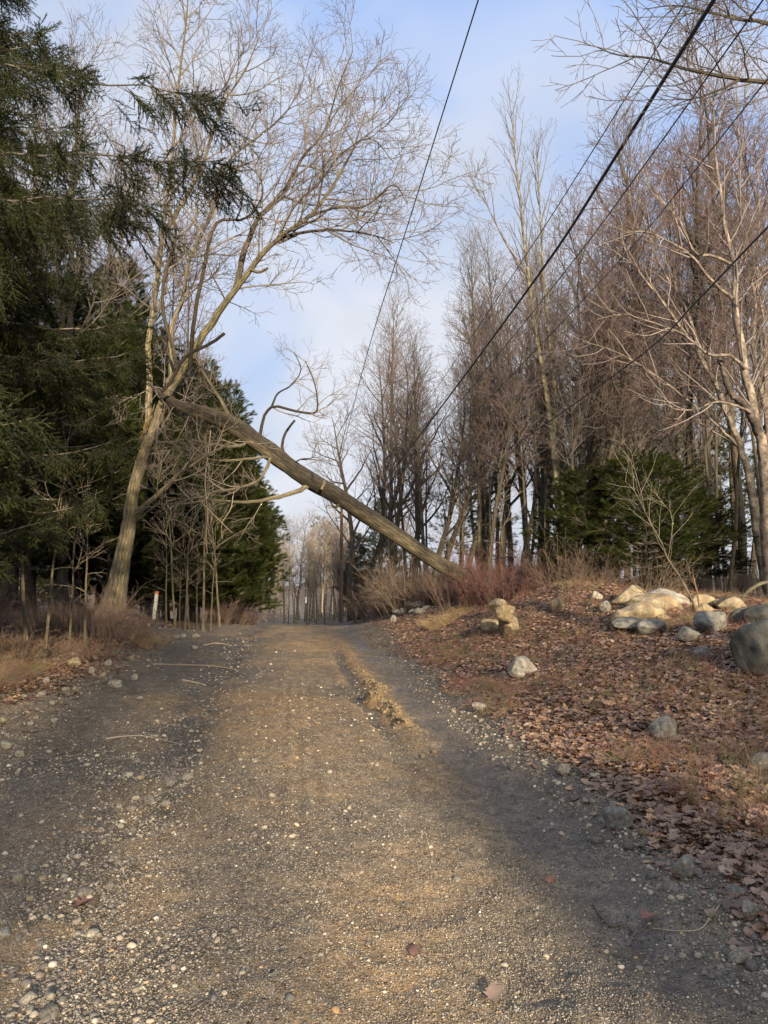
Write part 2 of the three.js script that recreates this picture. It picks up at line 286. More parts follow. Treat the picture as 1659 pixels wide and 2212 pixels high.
function path(R, start, dir, len, n, wander, up, out) {
  const pts = [start.clone()], d = dir.clone(), p = start.clone();
  for (let k = 0; k < n; k++) { d.x += R.g() * wander; d.y += R.g() * wander + up; d.z += R.g() * wander; if (out) d.addScaledVector(out, 0.05); d.normalize(); p.addScaledVector(d, len / n); pts.push(p.clone()); }
  return pts;
}
function sideways(R, t, angle, az) {
  T2.set(Math.abs(t.y) > 0.9 ? 1 : 0, Math.abs(t.y) > 0.9 ? 0 : 1, 0.1).cross(t).normalize(); T3.crossVectors(t, T2);
  const s = Math.sin(angle), c = Math.cos(angle);
  return V().addScaledVector(t, c).addScaledVector(T2, s * Math.cos(az)).addScaledVector(T3, s * Math.sin(az)).normalize();
}
// children along a branch; L = list of levels: {n, len, start, ang, segs, sides, wander, up, r, tip, col}
function bear(R, mb, pts, rad, L, lv, scale = 1, thin = 1) {
  const S = L[lv]; if (!S) return;
  const n = Math.max(1, Math.round(S.n * R.r(0.8, 1.2) * (S.perM ? lenOf(pts) : 1))); let az = R() * 6.28;
  for (let k = 0; k < n; k++) {
    const t = clamp(lerp(S.start, 1, (k + R()) / n), 0, 0.999), f = t * (pts.length - 1), i = Math.floor(f), u = f - i;
    const p = pts[i].clone().lerp(pts[i + 1], u), tg = V().subVectors(pts[i + 1], pts[i]).normalize();
    const pr = lerp(rad[i], rad[i + 1], u);
    az += 2.4 + R.g() * 0.8;
    const dir = sideways(R, tg, S.ang * R.r(0.7, 1.3), az);
    if (S.lift) { dir.y += S.lift; dir.normalize(); }
    const len = S.len * scale * R.r(0.6, 1.25) * lerp(1, S.endLen ?? 0.55, t);
    const r0 = Math.min(pr * 0.8, S.r * thin * R.r(0.75, 1.2)), c = path(R, p, dir, len, S.segs, S.wander, S.up), rr = taper(c.length, r0, S.tip ? S.tip * thin : r0 * 0.4, 0.9);
    tube(Array.isArray(mb) ? mb[Math.min(lv, mb.length - 1)] : mb, c, rr, S.sides, S.col);
    bear(R, mb, c, rr, L, lv + 1, scale, thin);
  }
}
const lenOf = p => { let s = 0; for (let i = 1; i < p.length; i++) s += p[i].distanceTo(p[i - 1]); return s; };

const tw = (r, g, b) => [r, g, b];
const TWIG = { grey: tw(0.15, 0.132, 0.115), brown: tw(0.135, 0.105, 0.085), red: tw(0.145, 0.095, 0.082), tan: tw(0.27, 0.215, 0.155) };
// a whole bare tree as trunk + crown geometries standing at the origin
function bareTree(seed, o) {
  const R = RNG(seed), tr = new MB(), cr = new MB();
  const L = [
    { n: o.limbs ?? 15, len: o.limbLen ?? 4.4, start: o.clear ?? 0.38, ang: o.ang ?? 0.75, segs: 9, sides: 6, wander: o.wander ?? 0.2, up: o.up ?? 0.06, r: o.r * 0.42, tip: 0.008, endLen: o.endLen ?? 0.35, col: o.bark },
    { n: o.n2 ?? 7, len: 1.7 * (o.fine ?? 1), start: 0.22, ang: 0.7, segs: 6, sides: 4, wander: 0.24, up: o.up2 ?? 0.05, r: 0.022, tip: 0.006, col: o.twig },
    { n: o.n3 ?? 4, len: 0.85 * (o.fine ?? 1), start: 0.15, ang: 0.65, segs: 4, sides: 3, wander: 0.26, up: 0.05, r: 0.009, tip: 0.005, col: o.twig2 ?? o.twig },
    { n: o.n4 ?? 2, len: 0.42 * (o.fine ?? 1), start: 0.15, ang: 0.65, segs: 2, sides: 3, wander: 0.3, up: 0.04, r: 0.0065, tip: 0.004, col: o.twig2 ?? o.twig },
  ];
  const stems = o.stems ?? 1;
  for (let s = 0; s < stems; s++) {
    const a = R() * 6.28, lean = stems > 1 ? R.r(0.06, 0.18) : R.r(0, 0.06) + (o.lean ?? 0);
    const pts = path(R, V(stems > 1 ? Math.cos(a) * 0.1 : 0, -0.15, stems > 1 ? Math.sin(a) * 0.1 : 0), V(Math.cos(a) * lean, 1, Math.sin(a) * lean).normalize(), o.h * R.r(0.9, 1.05), 16, o.crook ?? 0.05, 0.03);
    const rr = pts.map((_, i) => Math.max(0.012, (stems > 1 ? 0.75 : 1) * o.r * Math.pow(1 - i / 17, 0.85)));
    const mott = o.mottle ? (dx, al, dz) => { const q = n3(dx * 2 + seed, al * 3, dz * 2); const w = step(0.5, 0.62, q); return [lerp(0.75, o.mottle[0], w), lerp(0.75, o.mottle[1], w), lerp(0.78, o.mottle[2], w)]; } : null;
    tube(tr, pts, rr, 9, o.bark, { rough: 0.12, flare: [0.9, 0.5], seed, mottle: mott });
    bear(R, [tr, cr, cr, cr], pts, rr, L, 0, stems > 1 ? 0.8 : 1);
    // dead stubs low on the stem
    bear(R, [cr, cr], pts, rr, [{ n: o.dead ?? 6, len: 1.1, start: 0.12, ang: 1.3, segs: 4, sides: 3, wander: 0.2, up: -0.02, r: 0.011, tip: 0.004, col: o.twig }, { n: 3, len: 0.4, start: 0.3, ang: 0.7, segs: 2, sides: 3, wander: 0.3, up: 0, r: 0.006, tip: 0.0035, col: o.twig }], 0);
  }
  return { trunk: tr.geo(), crown: cr.geo(), mat: o.smooth ? smoothM : barkM, o };
}
function plant(v, name, label, category, group, pos, turn = 0, sc = 1, tilt = 0, tiltDir = 0) {
  const g = thing(name, label, category, group, pos);
  mesh(v.trunk, v.mat, 'trunk', g); const c = mesh(v.crown, twigM, 'crown', g);
  g.scale.setScalar(sc);
  if (tilt) { g.quaternion.setFromAxisAngle(V(Math.cos(tiltDir), 0, -Math.sin(tiltDir)), tilt).multiply(new THREE.Quaternion().setFromAxisAngle(V(0, 1, 0), turn)); } else g.rotation.y = turn;
  return g;
}
const GREYB = [0.24, 0.215, 0.185], BROWNB = [0.185, 0.158, 0.13], PALEB = [0.50, 0.44, 0.35];
const bare = {
  tall: bareTree(11, { h: 16, r: 0.15, limbs: 20, limbLen: 3.2, clear: 0.42, ang: 0.5, up: 0.09, bark: GREYB, twig: TWIG.grey, twig2: TWIG.brown, mottle: [1.1, 1.08, 0.9] }),
  tallB: bareTree(12, { h: 15, r: 0.13, limbs: 18, limbLen: 3.4, clear: 0.35, ang: 0.6, up: 0.08, crook: 0.09, bark: BROWNB, twig: TWIG.brown, twig2: TWIG.red }),
  spread: bareTree(13, { h: 14, r: 0.19, limbs: 17, limbLen: 5.4, clear: 0.3, ang: 0.85, up: 0.07, wander: 0.26, crook: 0.11, bark: BROWNB, twig: TWIG.brown, twig2: TWIG.brown }),
  spreadB: bareTree(14, { h: 13.5, r: 0.17, limbs: 16, limbLen: 5.0, clear: 0.32, ang: 0.8, up: 0.09, wander: 0.24, crook: 0.12, bark: GREYB, twig: TWIG.grey, twig2: TWIG.red, mottle: [1.0, 1.05, 0.75] }),
  maple: bareTree(15, { h: 14, r: 0.13, stems: 2, limbs: 14, limbLen: 3.4, clear: 0.35, ang: 0.55, up: 0.1, bark: GREYB, twig: TWIG.red, twig2: TWIG.red, n4: 2 }),
  pole: bareTree(16, { h: 10, r: 0.06, limbs: 11, limbLen: 1.9, clear: 0.4, ang: 0.6, up: 0.07, crook: 0.07, n2: 6, n3: 4, n4: 2, bark: GREYB, twig: TWIG.grey, twig2: TWIG.brown }),
  stem: bareTree(18, { h: 6, r: 0.05, limbs: 5, limbLen: 0.8, clear: 0.5, ang: 0.6, up: 0.07, crook: 0.05, n2: 3, n3: 2, n4: 1, dead: 3, bark: [0.42, 0.36, 0.27], twig: TWIG.tan }),
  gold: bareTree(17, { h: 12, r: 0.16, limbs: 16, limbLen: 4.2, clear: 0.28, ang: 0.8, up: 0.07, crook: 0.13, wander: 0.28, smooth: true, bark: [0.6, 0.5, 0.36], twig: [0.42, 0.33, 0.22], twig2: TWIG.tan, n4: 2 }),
};
console.log('bare trees', Object.entries(bare).map(([k, v]) => k + ' ' + Math.round((v.trunk.index.count + v.crown.index.count) / 3)).join(', '));

// ------------------------------------------------------------------ conifers
const leafMat = (o) => new THREE.MeshPhysicalMaterial({ vertexColors: true, roughness: 0.7, side: THREE.DoubleSide, ...o });
const needleM = leafMat({ roughness: 0.8, transmission: 0.4, thickness: 0 });
function blade(mb, p, dir, len, w, col, R) {        // one needle: a narrow triangle
  T1.set(R() - 0.5, R() - 0.5, R() - 0.5).cross(dir).normalize().multiplyScalar(w / 2);
  const b = mb.count; T2.crossVectors(dir, T1).normalize();
  mb.p.push(p.x - T1.x, p.y - T1.y, p.z - T1.z, p.x + T1.x, p.y + T1.y, p.z + T1.z, p.x + dir.x * len, p.y + dir.y * len, p.z + dir.z * len);
  for (let k = 0; k < 3; k++) { mb.n.push(T2.x, T2.y, T2.z); mb.u.push(0, k); mb.c.push(col[0], col[1], col[2]); }
  mb.i.push(b, b + 1, b + 2);
}
const jit = (R, c, a) => { const k = 1 + a * (R() - 0.5) * 2; return [c[0] * k, c[1] * k, c[2] * k]; };
// a white-pine shoot: soft long needles sweeping forward from the last part of a twig
function pineTuft(seed, col) {
  const R = RNG(seed), mb = new MB(), ax = V(0, 1, 0);
  tube(mb, [V(0, 0, 0), V(0, 0.14, 0), V(0, 0.3, 0)], [0.004, 0.003, 0.002], 3, [0.16, 0.11, 0.07]);
  for (let k = 0; k < 120; k++) { const y = 0.06 + 0.24 * Math.sqrt(R()), dir = sideways(R, ax, R.r(0.35, 1.0), R() * 6.28); blade(mb, V(0, y, 0), dir, R.r(0.08, 0.13), 0.006, jit(R, col, 0.3), R); }
  return mb.geo();
}
// a spruce branchlet: a twig with side twigs, short needles all around
function spruceSpray(seed, col) {
  const R = RNG(seed), mb = new MB();
  const twig = (a, dir, len) => {
    const pts = path(R, a, dir, len, 4, 0.08, 0); tube(mb, pts, taper(5, 0.004, 0.002), 3, [0.07, 0.075, 0.03]);
    const n = Math.round(len * 330);
    for (let k = 0; k < n; k++) { const f = Math.pow(R(), 0.9) * 3.999, i = Math.floor(f), p = pts[i].clone().lerp(pts[i + 1], f - i), t = V().subVectors(pts[i + 1], pts[i]).normalize(); blade(mb, p, sideways(R, t, R.r(0.6, 1.1), R() * 6.28), R.r(0.018, 0.030), 0.0062, jit(R, col, 0.35), R); }
    return pts;
  };
  const main = twig(V(), V(0, 1, 0), 0.46);
  for (let k = 0; k < 6; k++) { const f = 0.6 + k * 0.5, i = Math.floor(f), p = main[i].clone().lerp(main[i + 1], f - i); twig(p, V(k % 2 ? 0.75 : -0.75, 0.75, R.r(-0.3, 0.3)).normalize(), R.r(0.14, 0.22) * (1 - k * 0.07)); }
  return mb.geo();
}
const tufts = [pineTuft(1, [0.27, 0.335, 0.10]), pineTuft(2, [0.225, 0.30, 0.092])];
const sprays = [spruceSpray(3, [0.18, 0.235, 0.066]), spruceSpray(4, [0.225, 0.265, 0.07])];
const UPV = V(0, 1, 0), QA = new THREE.Quaternion(), QB = new THREE.Quaternion(), M4 = new THREE.Matrix4();
function placed(list, geo, mat, name, tint) {          // list of {p, dir, tw, s}
  const im = new THREE.InstancedMesh(geo, mat, list.length); im.name = name; shade(im); const c = new THREE.Color();
  list.forEach((e, k) => { QA.setFromUnitVectors(UPV, e.dir); QB.setFromAxisAngle(UPV, e.tw); QA.multiply(QB); M4.compose(e.p, QA, V(e.s, e.s * (e.sy ?? 1), e.s)); im.setMatrixAt(k, M4); if (tint) im.setColorAt(k, c.setRGB(...e.c)); });
  im.userData.kind = 'stuff'; return im;
}
const PINEB = [0.15, 0.125, 0.105], SPRB = [0.17, 0.135, 0.11];
// pine: whorls of level branches with tufts held at their ends
function pine(seed, o) {
  const R = RNG(seed), tr = new MB(), br = new MB(), tips = [[], []];
  const trunk = path(R, V(0, -0.15, 0), V(R.g() * 0.03, 1, R.g() * 0.03).normalize(), o.h, 14, 0.02, 0.02), rr = trunk.map((_, i) => Math.max(0.01, o.r * (1 - i / 14.5)));
  tube(tr, trunk, rr, 8, PINEB, { rough: 0.08, flare: [0.5, 0.35], seed });
  const at = t => { const f = t * 14 * 0.999, i = Math.floor(f); return trunk[i].clone().lerp(trunk[i + 1], f - i); };
  const n = Math.round(o.h * (1 - o.clear) / (o.gap ?? 0.5));
  for (let w = 0; w < n; w++) {
    const t = o.clear + (1 - o.clear) * (w + R() * 0.5) / n, k = (t - o.clear) / (1 - o.clear), len = o.R * (o.prof ? o.prof(k) : Math.pow(1 - k, 0.75) * (0.7 + 0.3 * Math.min(1, k * 6))) * R.r(0.75, 1.15) + 0.25, a0 = R() * 6.28, m = o.per ?? 5;
    for (let b = 0; b < m; b++) {
      const a = a0 + b / m * 6.28 + R.g() * 0.3, l = len * R.r(0.7, 1.15), rise = lerp(0.12, 0.8, k) + R.g() * 0.15;
      const p = path(R, at(t), V(Math.cos(a), rise, Math.sin(a)).normalize(), l, 6, 0.07, o.lift ?? 0.02); tube(br, p, taper(7, Math.min(0.03, 0.012 + l * 0.008), 0.004), 3, PINEB);
      const nt = Math.max(3, Math.round(l * (o.dens ?? 9)));
      for (let q = 0; q < nt; q++) {
        const f = lerp(0.25, 0.97, Math.pow(R(), 0.7)) * 5.99, i = Math.floor(f), c = p[i].clone().lerp(p[i + 1], f - i), tg = V().subVectors(p[i + 1], p[i]).normalize();
        const dir = sideways(R, tg, R.r(0.3, 1.15), R() * 6.28); dir.y = dir.y * 0.55 + 0.18; dir.normalize();
        const off = R.r(0, 0.32) * Math.min(1, l); if (off > 0.12) { const e = c.clone().addScaledVector(dir, off); tube(br, [c, e], [0.004, 0.003], 3, PINEB); c.copy(e); }
        tips[R.i(2)].push({ p: c, dir, tw: R() * 6.28, s: R.r(0.75, 1.2) * (o.tuft ?? 1) });
      }
      tips[R.i(2)].push({ p: p[6].clone(), dir: V().subVectors(p[6], p[5]).normalize(), tw: R() * 6.28, s: (o.tuft ?? 1) });
    }
  }
  if (o.deadN) bear(R, br, trunk, rr, [{ n: o.deadN, len: 1.3, start: 0.06, ang: 1.4, segs: 4, sides: 3, wander: 0.16, up: -0.02, r: 0.011, tip: 0.004, col: [0.20, 0.17, 0.14], endLen: 1 }, { n: 4, len: 0.45, start: 0.3, ang: 0.8, segs: 2, sides: 3, wander: 0.2, up: 0, r: 0.006, tip: 0.0035, col: [0.20, 0.17, 0.14] }], 0);
  return { trunk: tr.geo(), limbs: br.geo(), tips, geos: tufts };
}
// spruce: long branches that sag and lift at the tip, hung with branchlets
function spruce(seed, o) {
  const R = RNG(seed), tr = new MB(), br = new MB(), tips = [[], []];
  const trunk = path(R, V(0, -0.15, 0), V(0, 1, 0), o.h, 14, 0.012, 0.02), rr = trunk.map((_, i) => Math.max(0.012, o.r * (1 - i / 14.5)));
  tube(tr, trunk, rr, 9, SPRB, { rough: 0.08, flare: [0.5, 0.3], seed });
  const at = t => { const f = t * 14 * 0.999, i = Math.floor(f); return trunk[i].clone().lerp(trunk[i + 1], f - i); };
  const n = Math.round(o.h * (1 - o.clear) / 0.36);
  for (let w = 0; w < n; w++) {
    const t = o.clear + (1 - o.clear) * (w + R()) / n, k = (t - o.clear) / (1 - o.clear), m = 4, a0 = R() * 6.28;
    const len = o.R * Math.pow(1 - k, 0.7) * (0.75 + 0.25 * Math.min(1, k * 5)) + 0.3;
    for (let b = 0; b < m; b++) {
      const a = a0 + b / m * 6.28 + R.g() * 0.35, l = len * R.r(0.65, 1.15), pts = [], p0 = at(t), sag = R.r(0.16, 0.34), seg = 9;
      for (let s = 0; s <= seg; s++) { const u = s / seg; pts.push(V(p0.x + Math.cos(a) * l * u + R.g() * 0.03, p0.y + l * (0.10 * u - sag * u * 1.5 + sag * 1.0 * u * u * u) + R.g() * 0.03, p0.z + Math.sin(a) * l * u + R.g() * 0.03)); }
      tube(br, pts, taper(seg + 1, Math.min(0.035, 0.01 + l * 0.008), 0.004), 4, SPRB);
      // side branches in a flat fan, each hung with branchlets
      const ns = Math.round(l * 4.6);
      for (let q = 0; q < ns; q++) {
        const u = lerp(o.inner ?? 0.22, 1, (q + R()) / ns), f = u * seg * 0.999, i = Math.floor(f), c = pts[i].clone().lerp(pts[i + 1], f - i), side = q % 2 ? 1 : -1, aa = a + side * R.r(0.5, 1.1), sl = R.r(0.25, 0.8) * Math.min(1, l * 0.5) * (1.15 - u * 0.6);
        const e = path(R, c, V(Math.cos(aa), -0.12, Math.sin(aa)).normalize(), sl, 4, 0.1, -0.05); tube(br, e, taper(5, 0.005, 0.0025), 3, [0.085, 0.08, 0.045]);
        const nn = 3 + Math.round(sl * 9);
        for (let z = 0; z < nn; z++) { const j = R.i(4), pp = e[j].clone().lerp(e[j + 1], R()); const dir = V(Math.cos(aa) * 0.6 + R.g() * 0.5, R.r(-1.0, 0.15), Math.sin(aa) * 0.6 + R.g() * 0.5).normalize(); tips[R.i(2)].push({ p: pp, dir, tw: R() * 6.28, s: R.r(0.7, 1.2) }); }
        tips[R.i(2)].push({ p: e[4].clone(), dir: V().subVectors(e[4], e[3]).normalize(), tw: R() * 6.28, s: R.r(0.6, 1) });
      }
      tips[R.i(2)].push({ p: pts[seg].clone(), dir: V().subVectors(pts[seg], pts[seg - 1]).normalize(), tw: R() * 6.28, s: 0.9 });
    }
  }
  for (const [t, a, l] of o.extra ?? []) {          // a few long boughs
    const p0 = at(t), pts = []; for (let s = 0; s <= 12; s++) { const u = s / 12; pts.push(V(p0.x + Math.cos(a) * l * u + R.g() * 0.05, p0.y + l * (0.03 * u - 0.16 * u * u + 0.05 * u * u * u * u) + R.g() * 0.04, p0.z + Math.sin(a) * l * u + R.g() * 0.05)); }
    tube(br, pts, taper(13, 0.026, 0.006), 5, [0.10, 0.08, 0.065]);
    for (let q = 0; q < l * 9; q++) { const u = lerp(0.3, 1, R()), f = u * 11.99, i = Math.floor(f), c = pts[i].clone().lerp(pts[i + 1], f - i), aa = a + (q % 2 ? 1 : -1) * R.r(0.4, 1.2), e = path(R, c, V(Math.cos(aa), -0.25, Math.sin(aa)).normalize(), R.r(0.3, 0.75), 4, 0.1, -0.08); tube(br, e, taper(5, 0.005, 0.0025), 3, SPRB); for (let z = 0; z < 5; z++) { const j = R.i(4); tips[R.i(2)].push({ p: e[j].clone().lerp(e[j + 1], R()), dir: V(Math.cos(aa) * 0.6 + R.g() * 0.4, R.r(-1, 0), Math.sin(aa) * 0.6 + R.g() * 0.4).normalize(), tw: R() * 6.28, s: R.r(0.6, 1.0) }); } }
  }
  if (o.deadN) bear(R, br, trunk, rr, [{ n: o.deadN, len: 1.9, start: 0.04, ang: 1.45, segs: 6, sides: 3, wander: 0.16, up: -0.03, r: 0.012, tip: 0.004, col: [0.17, 0.13, 0.10], endLen: 1 }, { n: 7, len: 0.6, start: 0.2, ang: 0.8, segs: 3, sides: 3, wander: 0.2, up: -0.03, r: 0.006, tip: 0.003, col: [0.18, 0.135, 0.10] }], 0);
  return { trunk: tr.geo(), limbs: br.geo(), tips, geos: sprays };
}
function setConifer(v, name, label, category, group, pos, turn, sc = 1, sx = 1) {
  const g = thing(name, label, category, group, pos);
  mesh(v.trunk, barkM, 'trunk', g); mesh(v.limbs, twigM, 'branches', g).userData.kind = 'stuff';
  v.tips.forEach((t, k) => { if (t.length) { const im = v.made?.[k]?.clone() ?? placed(t, v.geos[k], needleM, 'crown'); (v.made ??= [])[k] = im; im.userData.kind = 'stuff'; g.add(im); } });
  g.rotation.y = turn; g.scale.set(sc * sx, sc, sc * sx); return g;
}
const pines = {
  young: pine(21, { h: 5.2, r: 0.07, R: 1.9, clear: 0.22, gap: 0.34, per: 6, dens: 22, lift: 0.05, deadN: 6, prof: k => Math.sqrt(Math.max(0, 1 - (k * 1.02) ** 2)) * 0.92 }),
  grove: pine(22, { h: 13, r: 0.15, R: 2.5, clear: 0.14, gap: 0.42, per: 5, dens: 15, tuft: 1.3, deadN: 22 }),
  groveB: pine(23, { h: 11, r: 0.12, R: 2.2, clear: 0.17, gap: 0.42, per: 5, dens: 15, tuft: 1.3, deadN: 22 }),
  edge: pine(24, { h: 11.5, r: 0.16, R: 3.0, clear: 0.09, gap: 0.4, per: 6, dens: 16, tuft: 1.3, deadN: 8 }),
  sparse: pine(25, { h: 12, r: 0.14, R: 2.6, clear: 0.28, gap: 0.75, per: 5, dens: 7, tuft: 1.3, deadN: 16 }),
};
const spruces = { big: spruce(31, { h: 14.5, r: 0.17, R: 3.25, clear: 0.155, deadN: 40 }), near: spruce(32, { h: 13, r: 0.16, R: 3.0, clear: 0.12, deadN: 30, extra: [[0.50, 0.08, 4.9], [0.60, -0.1, 4.5], [0.44, 0.25, 4.3]] }) };
console.log('tips', Object.entries({ ...pines, ...spruces }).map(([k, v]) => k + ' ' + (v.tips[0].length + v.tips[1].length) + '/' + Math.round(v.limbs.index.count / 3)).join(', '));

// ------------------------------------------------------------------ the old oak and the trunk that leans into it
const LIMB2 = (c, c2) => [
  { n: 1.9, perM: true, len: 2.3, start: 0.25, ang: 0.75, segs: 7, sides: 5, wander: 0.24, up: 0.05, r: 0.03, tip: 0.007, endLen: 0.6, col: c },
  { n: 3.2, perM: true, len: 1.15, start: 0.2, ang: 0.7, segs: 5, sides: 4, wander: 0.28, up: 0.04, r: 0.014, tip: 0.005, col: c },
  { n: 4, len: 0.62, start: 0.15, ang: 0.7, segs: 4, sides: 3, wander: 0.3, up: 0.03, r: 0.0075, tip: 0.0045, col: c2 },
  { n: 3, len: 0.3, start: 0.2, ang: 0.7, segs: 2, sides: 3, wander: 0.3, up: 0.02, r: 0.0055, tip: 0.0035, col: c2 },
];
function limb(mb, list, w0, w1, seg, sides, col, opt) {     // list of [px, py, d]; widths in photograph units
  const pts = smooth(list.map(a => W(...a)), seg), n = pts.length, d0 = list[0][2], d1 = list[list.length - 1][2];
  const R = RNG(Math.round(list[0][0] * 7 + list[0][1])); const rr = taper(n, RW(w0, d0), RW(w1, d1), 0.85);
  for (let k = 1; k < n - 1; k++) { const a = Math.min(0.05, rr[k] * 0.35); pts[k].x += R.g() * a; pts[k].y += R.g() * a; pts[k].z += R.g() * a; }
  tube(mb, pts, rr, sides, col, { rough: 0.1, ...opt }); return [pts, rr];
}
const shift = (g, base) => { g.translate(-base.x, -base.y, -base.z); return g; };
{
  const D = 18.2, base = W(239, 1325, D); base.y = H(base.x, base.z);
  const tr = new MB(), cr = new MB(), R = RNG(5);
  const lichen = (dx, al, dz, dy) => { const q = step(0.52, 0.66, n3(dx * 1.8, al * 1.3, dz * 1.8 + dy) * 0.6 + n3(dx * 6, al * 5, dz * 6) * 0.4); return [lerp(1, 1.12, q), lerp(1, 1.12, q), lerp(1, 0.82, q)]; };
  const BK = [0.46, 0.40, 0.32], DK = [0.20, 0.17, 0.145], LG = [0.46, 0.41, 0.31];
  // main stem
  const stem = smooth([[239, 1345, D], [248, 1300, D], [262, 1220, D], [277, 1140, D], [288, 1060, D], [304, 1003, D], [324, 940, D], [345, 890, D], [361, 853, D], [385, 812, D], [420, 755, D - 0.2]].map(a => W(...a)), 46);
  const sr = stem.map((_, i) => { const t = i / 46; return RW(lerp(50, 30, Math.min(1, t * 2.6)) - 12 * t, D); });
  tube(tr, stem, sr, 18, BK, { rough: 0.1, flare: [1.1, 0.75], seed: 4, mottle: lichen, uvw: 0.55 });
  const limbs = [
    [[[375, 830, D], [410, 775, D - .3], [452, 703, D - .6], [500, 638, D - 1], [555, 563, D - 1.4], [603, 513, D - 1.7], [665, 470, D - 2], [720, 400, D - 2.2], [765, 315, D - 2.3], [790, 240, D - 2.3]], 20, 2.2, LG],
    [[[555, 563, D - 1.4], [600, 518, D - 1.6], [700, 497, D - 2], [760, 500, D - 2.2], [820, 512, D - 2.4], [850, 525, D - 2.4]], 9, 2, DK],
    [[[510, 622, D - 1], [535, 520, D - .7], [567, 460, D - .6], [612, 420, D - .6], [650, 345, D - .5], [700, 285, D - .4], [728, 195, D - .4], [762, 110, D - .3]], 15, 2, DK],
    [[[352, 868, D], [372, 790, D + .5], [372, 703, D + .8], [396, 643, D + 1], [406, 573, D + 1.2], [450, 475, D + 1.5], [490, 352, D + 1.6], [552, 300, D + 1.7], [612, 250, D + 1.9], [650, 190, D + 2]], 15, 2, LG],
    [[[318, 960, D + .1], [322, 853, D + .9], [322, 728, D + 1.2], [340, 603, D + 1.3], [352, 500, D + 1.4], [370, 350, D + 1.4], [386, 175, D + 1.4], [400, 60, D + 1.4], [410, -60, D + 1.4]], 18, 2.5, BK],
    [[[356, 500, D + 1.4], [405, 420, D + 1.2], [432, 370, D + 1], [480, 230, D + .8], [530, 150, D + .6], [560, 80, D + .5]], 11, 2, LG],
    [[[410, 800, D - .2], [420, 690, D - 1.2], [445, 560, D - 1.8], [470, 480, D - 2], [530, 472, D - 2.2], [565, 428, D - 2.3], [560, 380, D - 2.3], [520, 350, D - 2.3]], 10, 2, DK],
    [[[388, 812, D], [350, 640, D - .8], [380, 500, D - 1.2], [365, 440, D - 1.4], [410, 370, D - 1.5], [440, 300, D - 1.5]], 9, 2, DK],
    [[[600, 515, D - 1.7], [640, 440, D - 1.2], [690, 395, D - 1], [740, 330, D - 1], [800, 300, D - 1], [850, 350, D - 1.2]], 7, 1.8, DK],
    [[[660, 472, D - 2], [720, 450, D - 2.2], [790, 445, D - 2.4], [850, 400, D - 2.6], [880, 440, D - 2.7]], 7, 1.8, DK],
  ];
  for (const [l, w0, w1, c] of limbs) { const [p, r] = limb(tr, l, w0, w1, 26, 8, c, { mottle: lichen }); bear(R, [cr], p, r, LIMB2([0.175, 0.15, 0.122], [0.165, 0.13, 0.105]), 0); }
  // broken stub beside the fork, low right-hand bough
  limb(tr, [[540, 582, D - 1.3], [560, 588, D - 1.4], [579, 579, D - 1.5]], 8, 6, 6, 7, LG);
  { const [p, r] = limb(tr, [[295, 1112, D], [318, 1088, D - .2], [348, 1062, D - .4], [385, 1024, D - .7], [412, 1006, D - .9], [460, 975, D - 1], [520, 948, D - 1.2]], 15, 3, 20, 8, BK, { mottle: lichen }); bear(R, [cr], p, r, LIMB2([0.22, 0.18, 0.135], [0.2, 0.165, 0.125]), 0, 0.6, 0.7); }
  const t = thing('oak_tree', 'big old oak with lichened grey limbs holding up the fallen trunk', 'tree', null, base);
  mesh(shift(tr.geo(), base), barkM, 'trunk', t); mesh(shift(cr.geo(), base), twigM, 'crown', t);
  // torn pale wood where a limb ripped away
  const sp = new MB();
  for (const [a, b, w] of [[[312, 925], [326, 888], 8], [[322, 900], [334, 872], 6], [[305, 945], [312, 915], 6], [[316, 930], [319, 896], 4]]) limb(sp, [[...a, D - .32], [(a[0] + b[0]) / 2 + 2, (a[1] + b[1]) / 2, D - .42], [...b, D - .4]], w, 1.2, 6, 6, [0.66, 0.44, 0.22]);
  tag(mesh(shift(sp.geo(), base), barkM, 'torn_wood', t), 'splintered pale orange wood torn from the stem');
  console.log('oak', tr.i.length / 3, cr.i.length / 3);
}
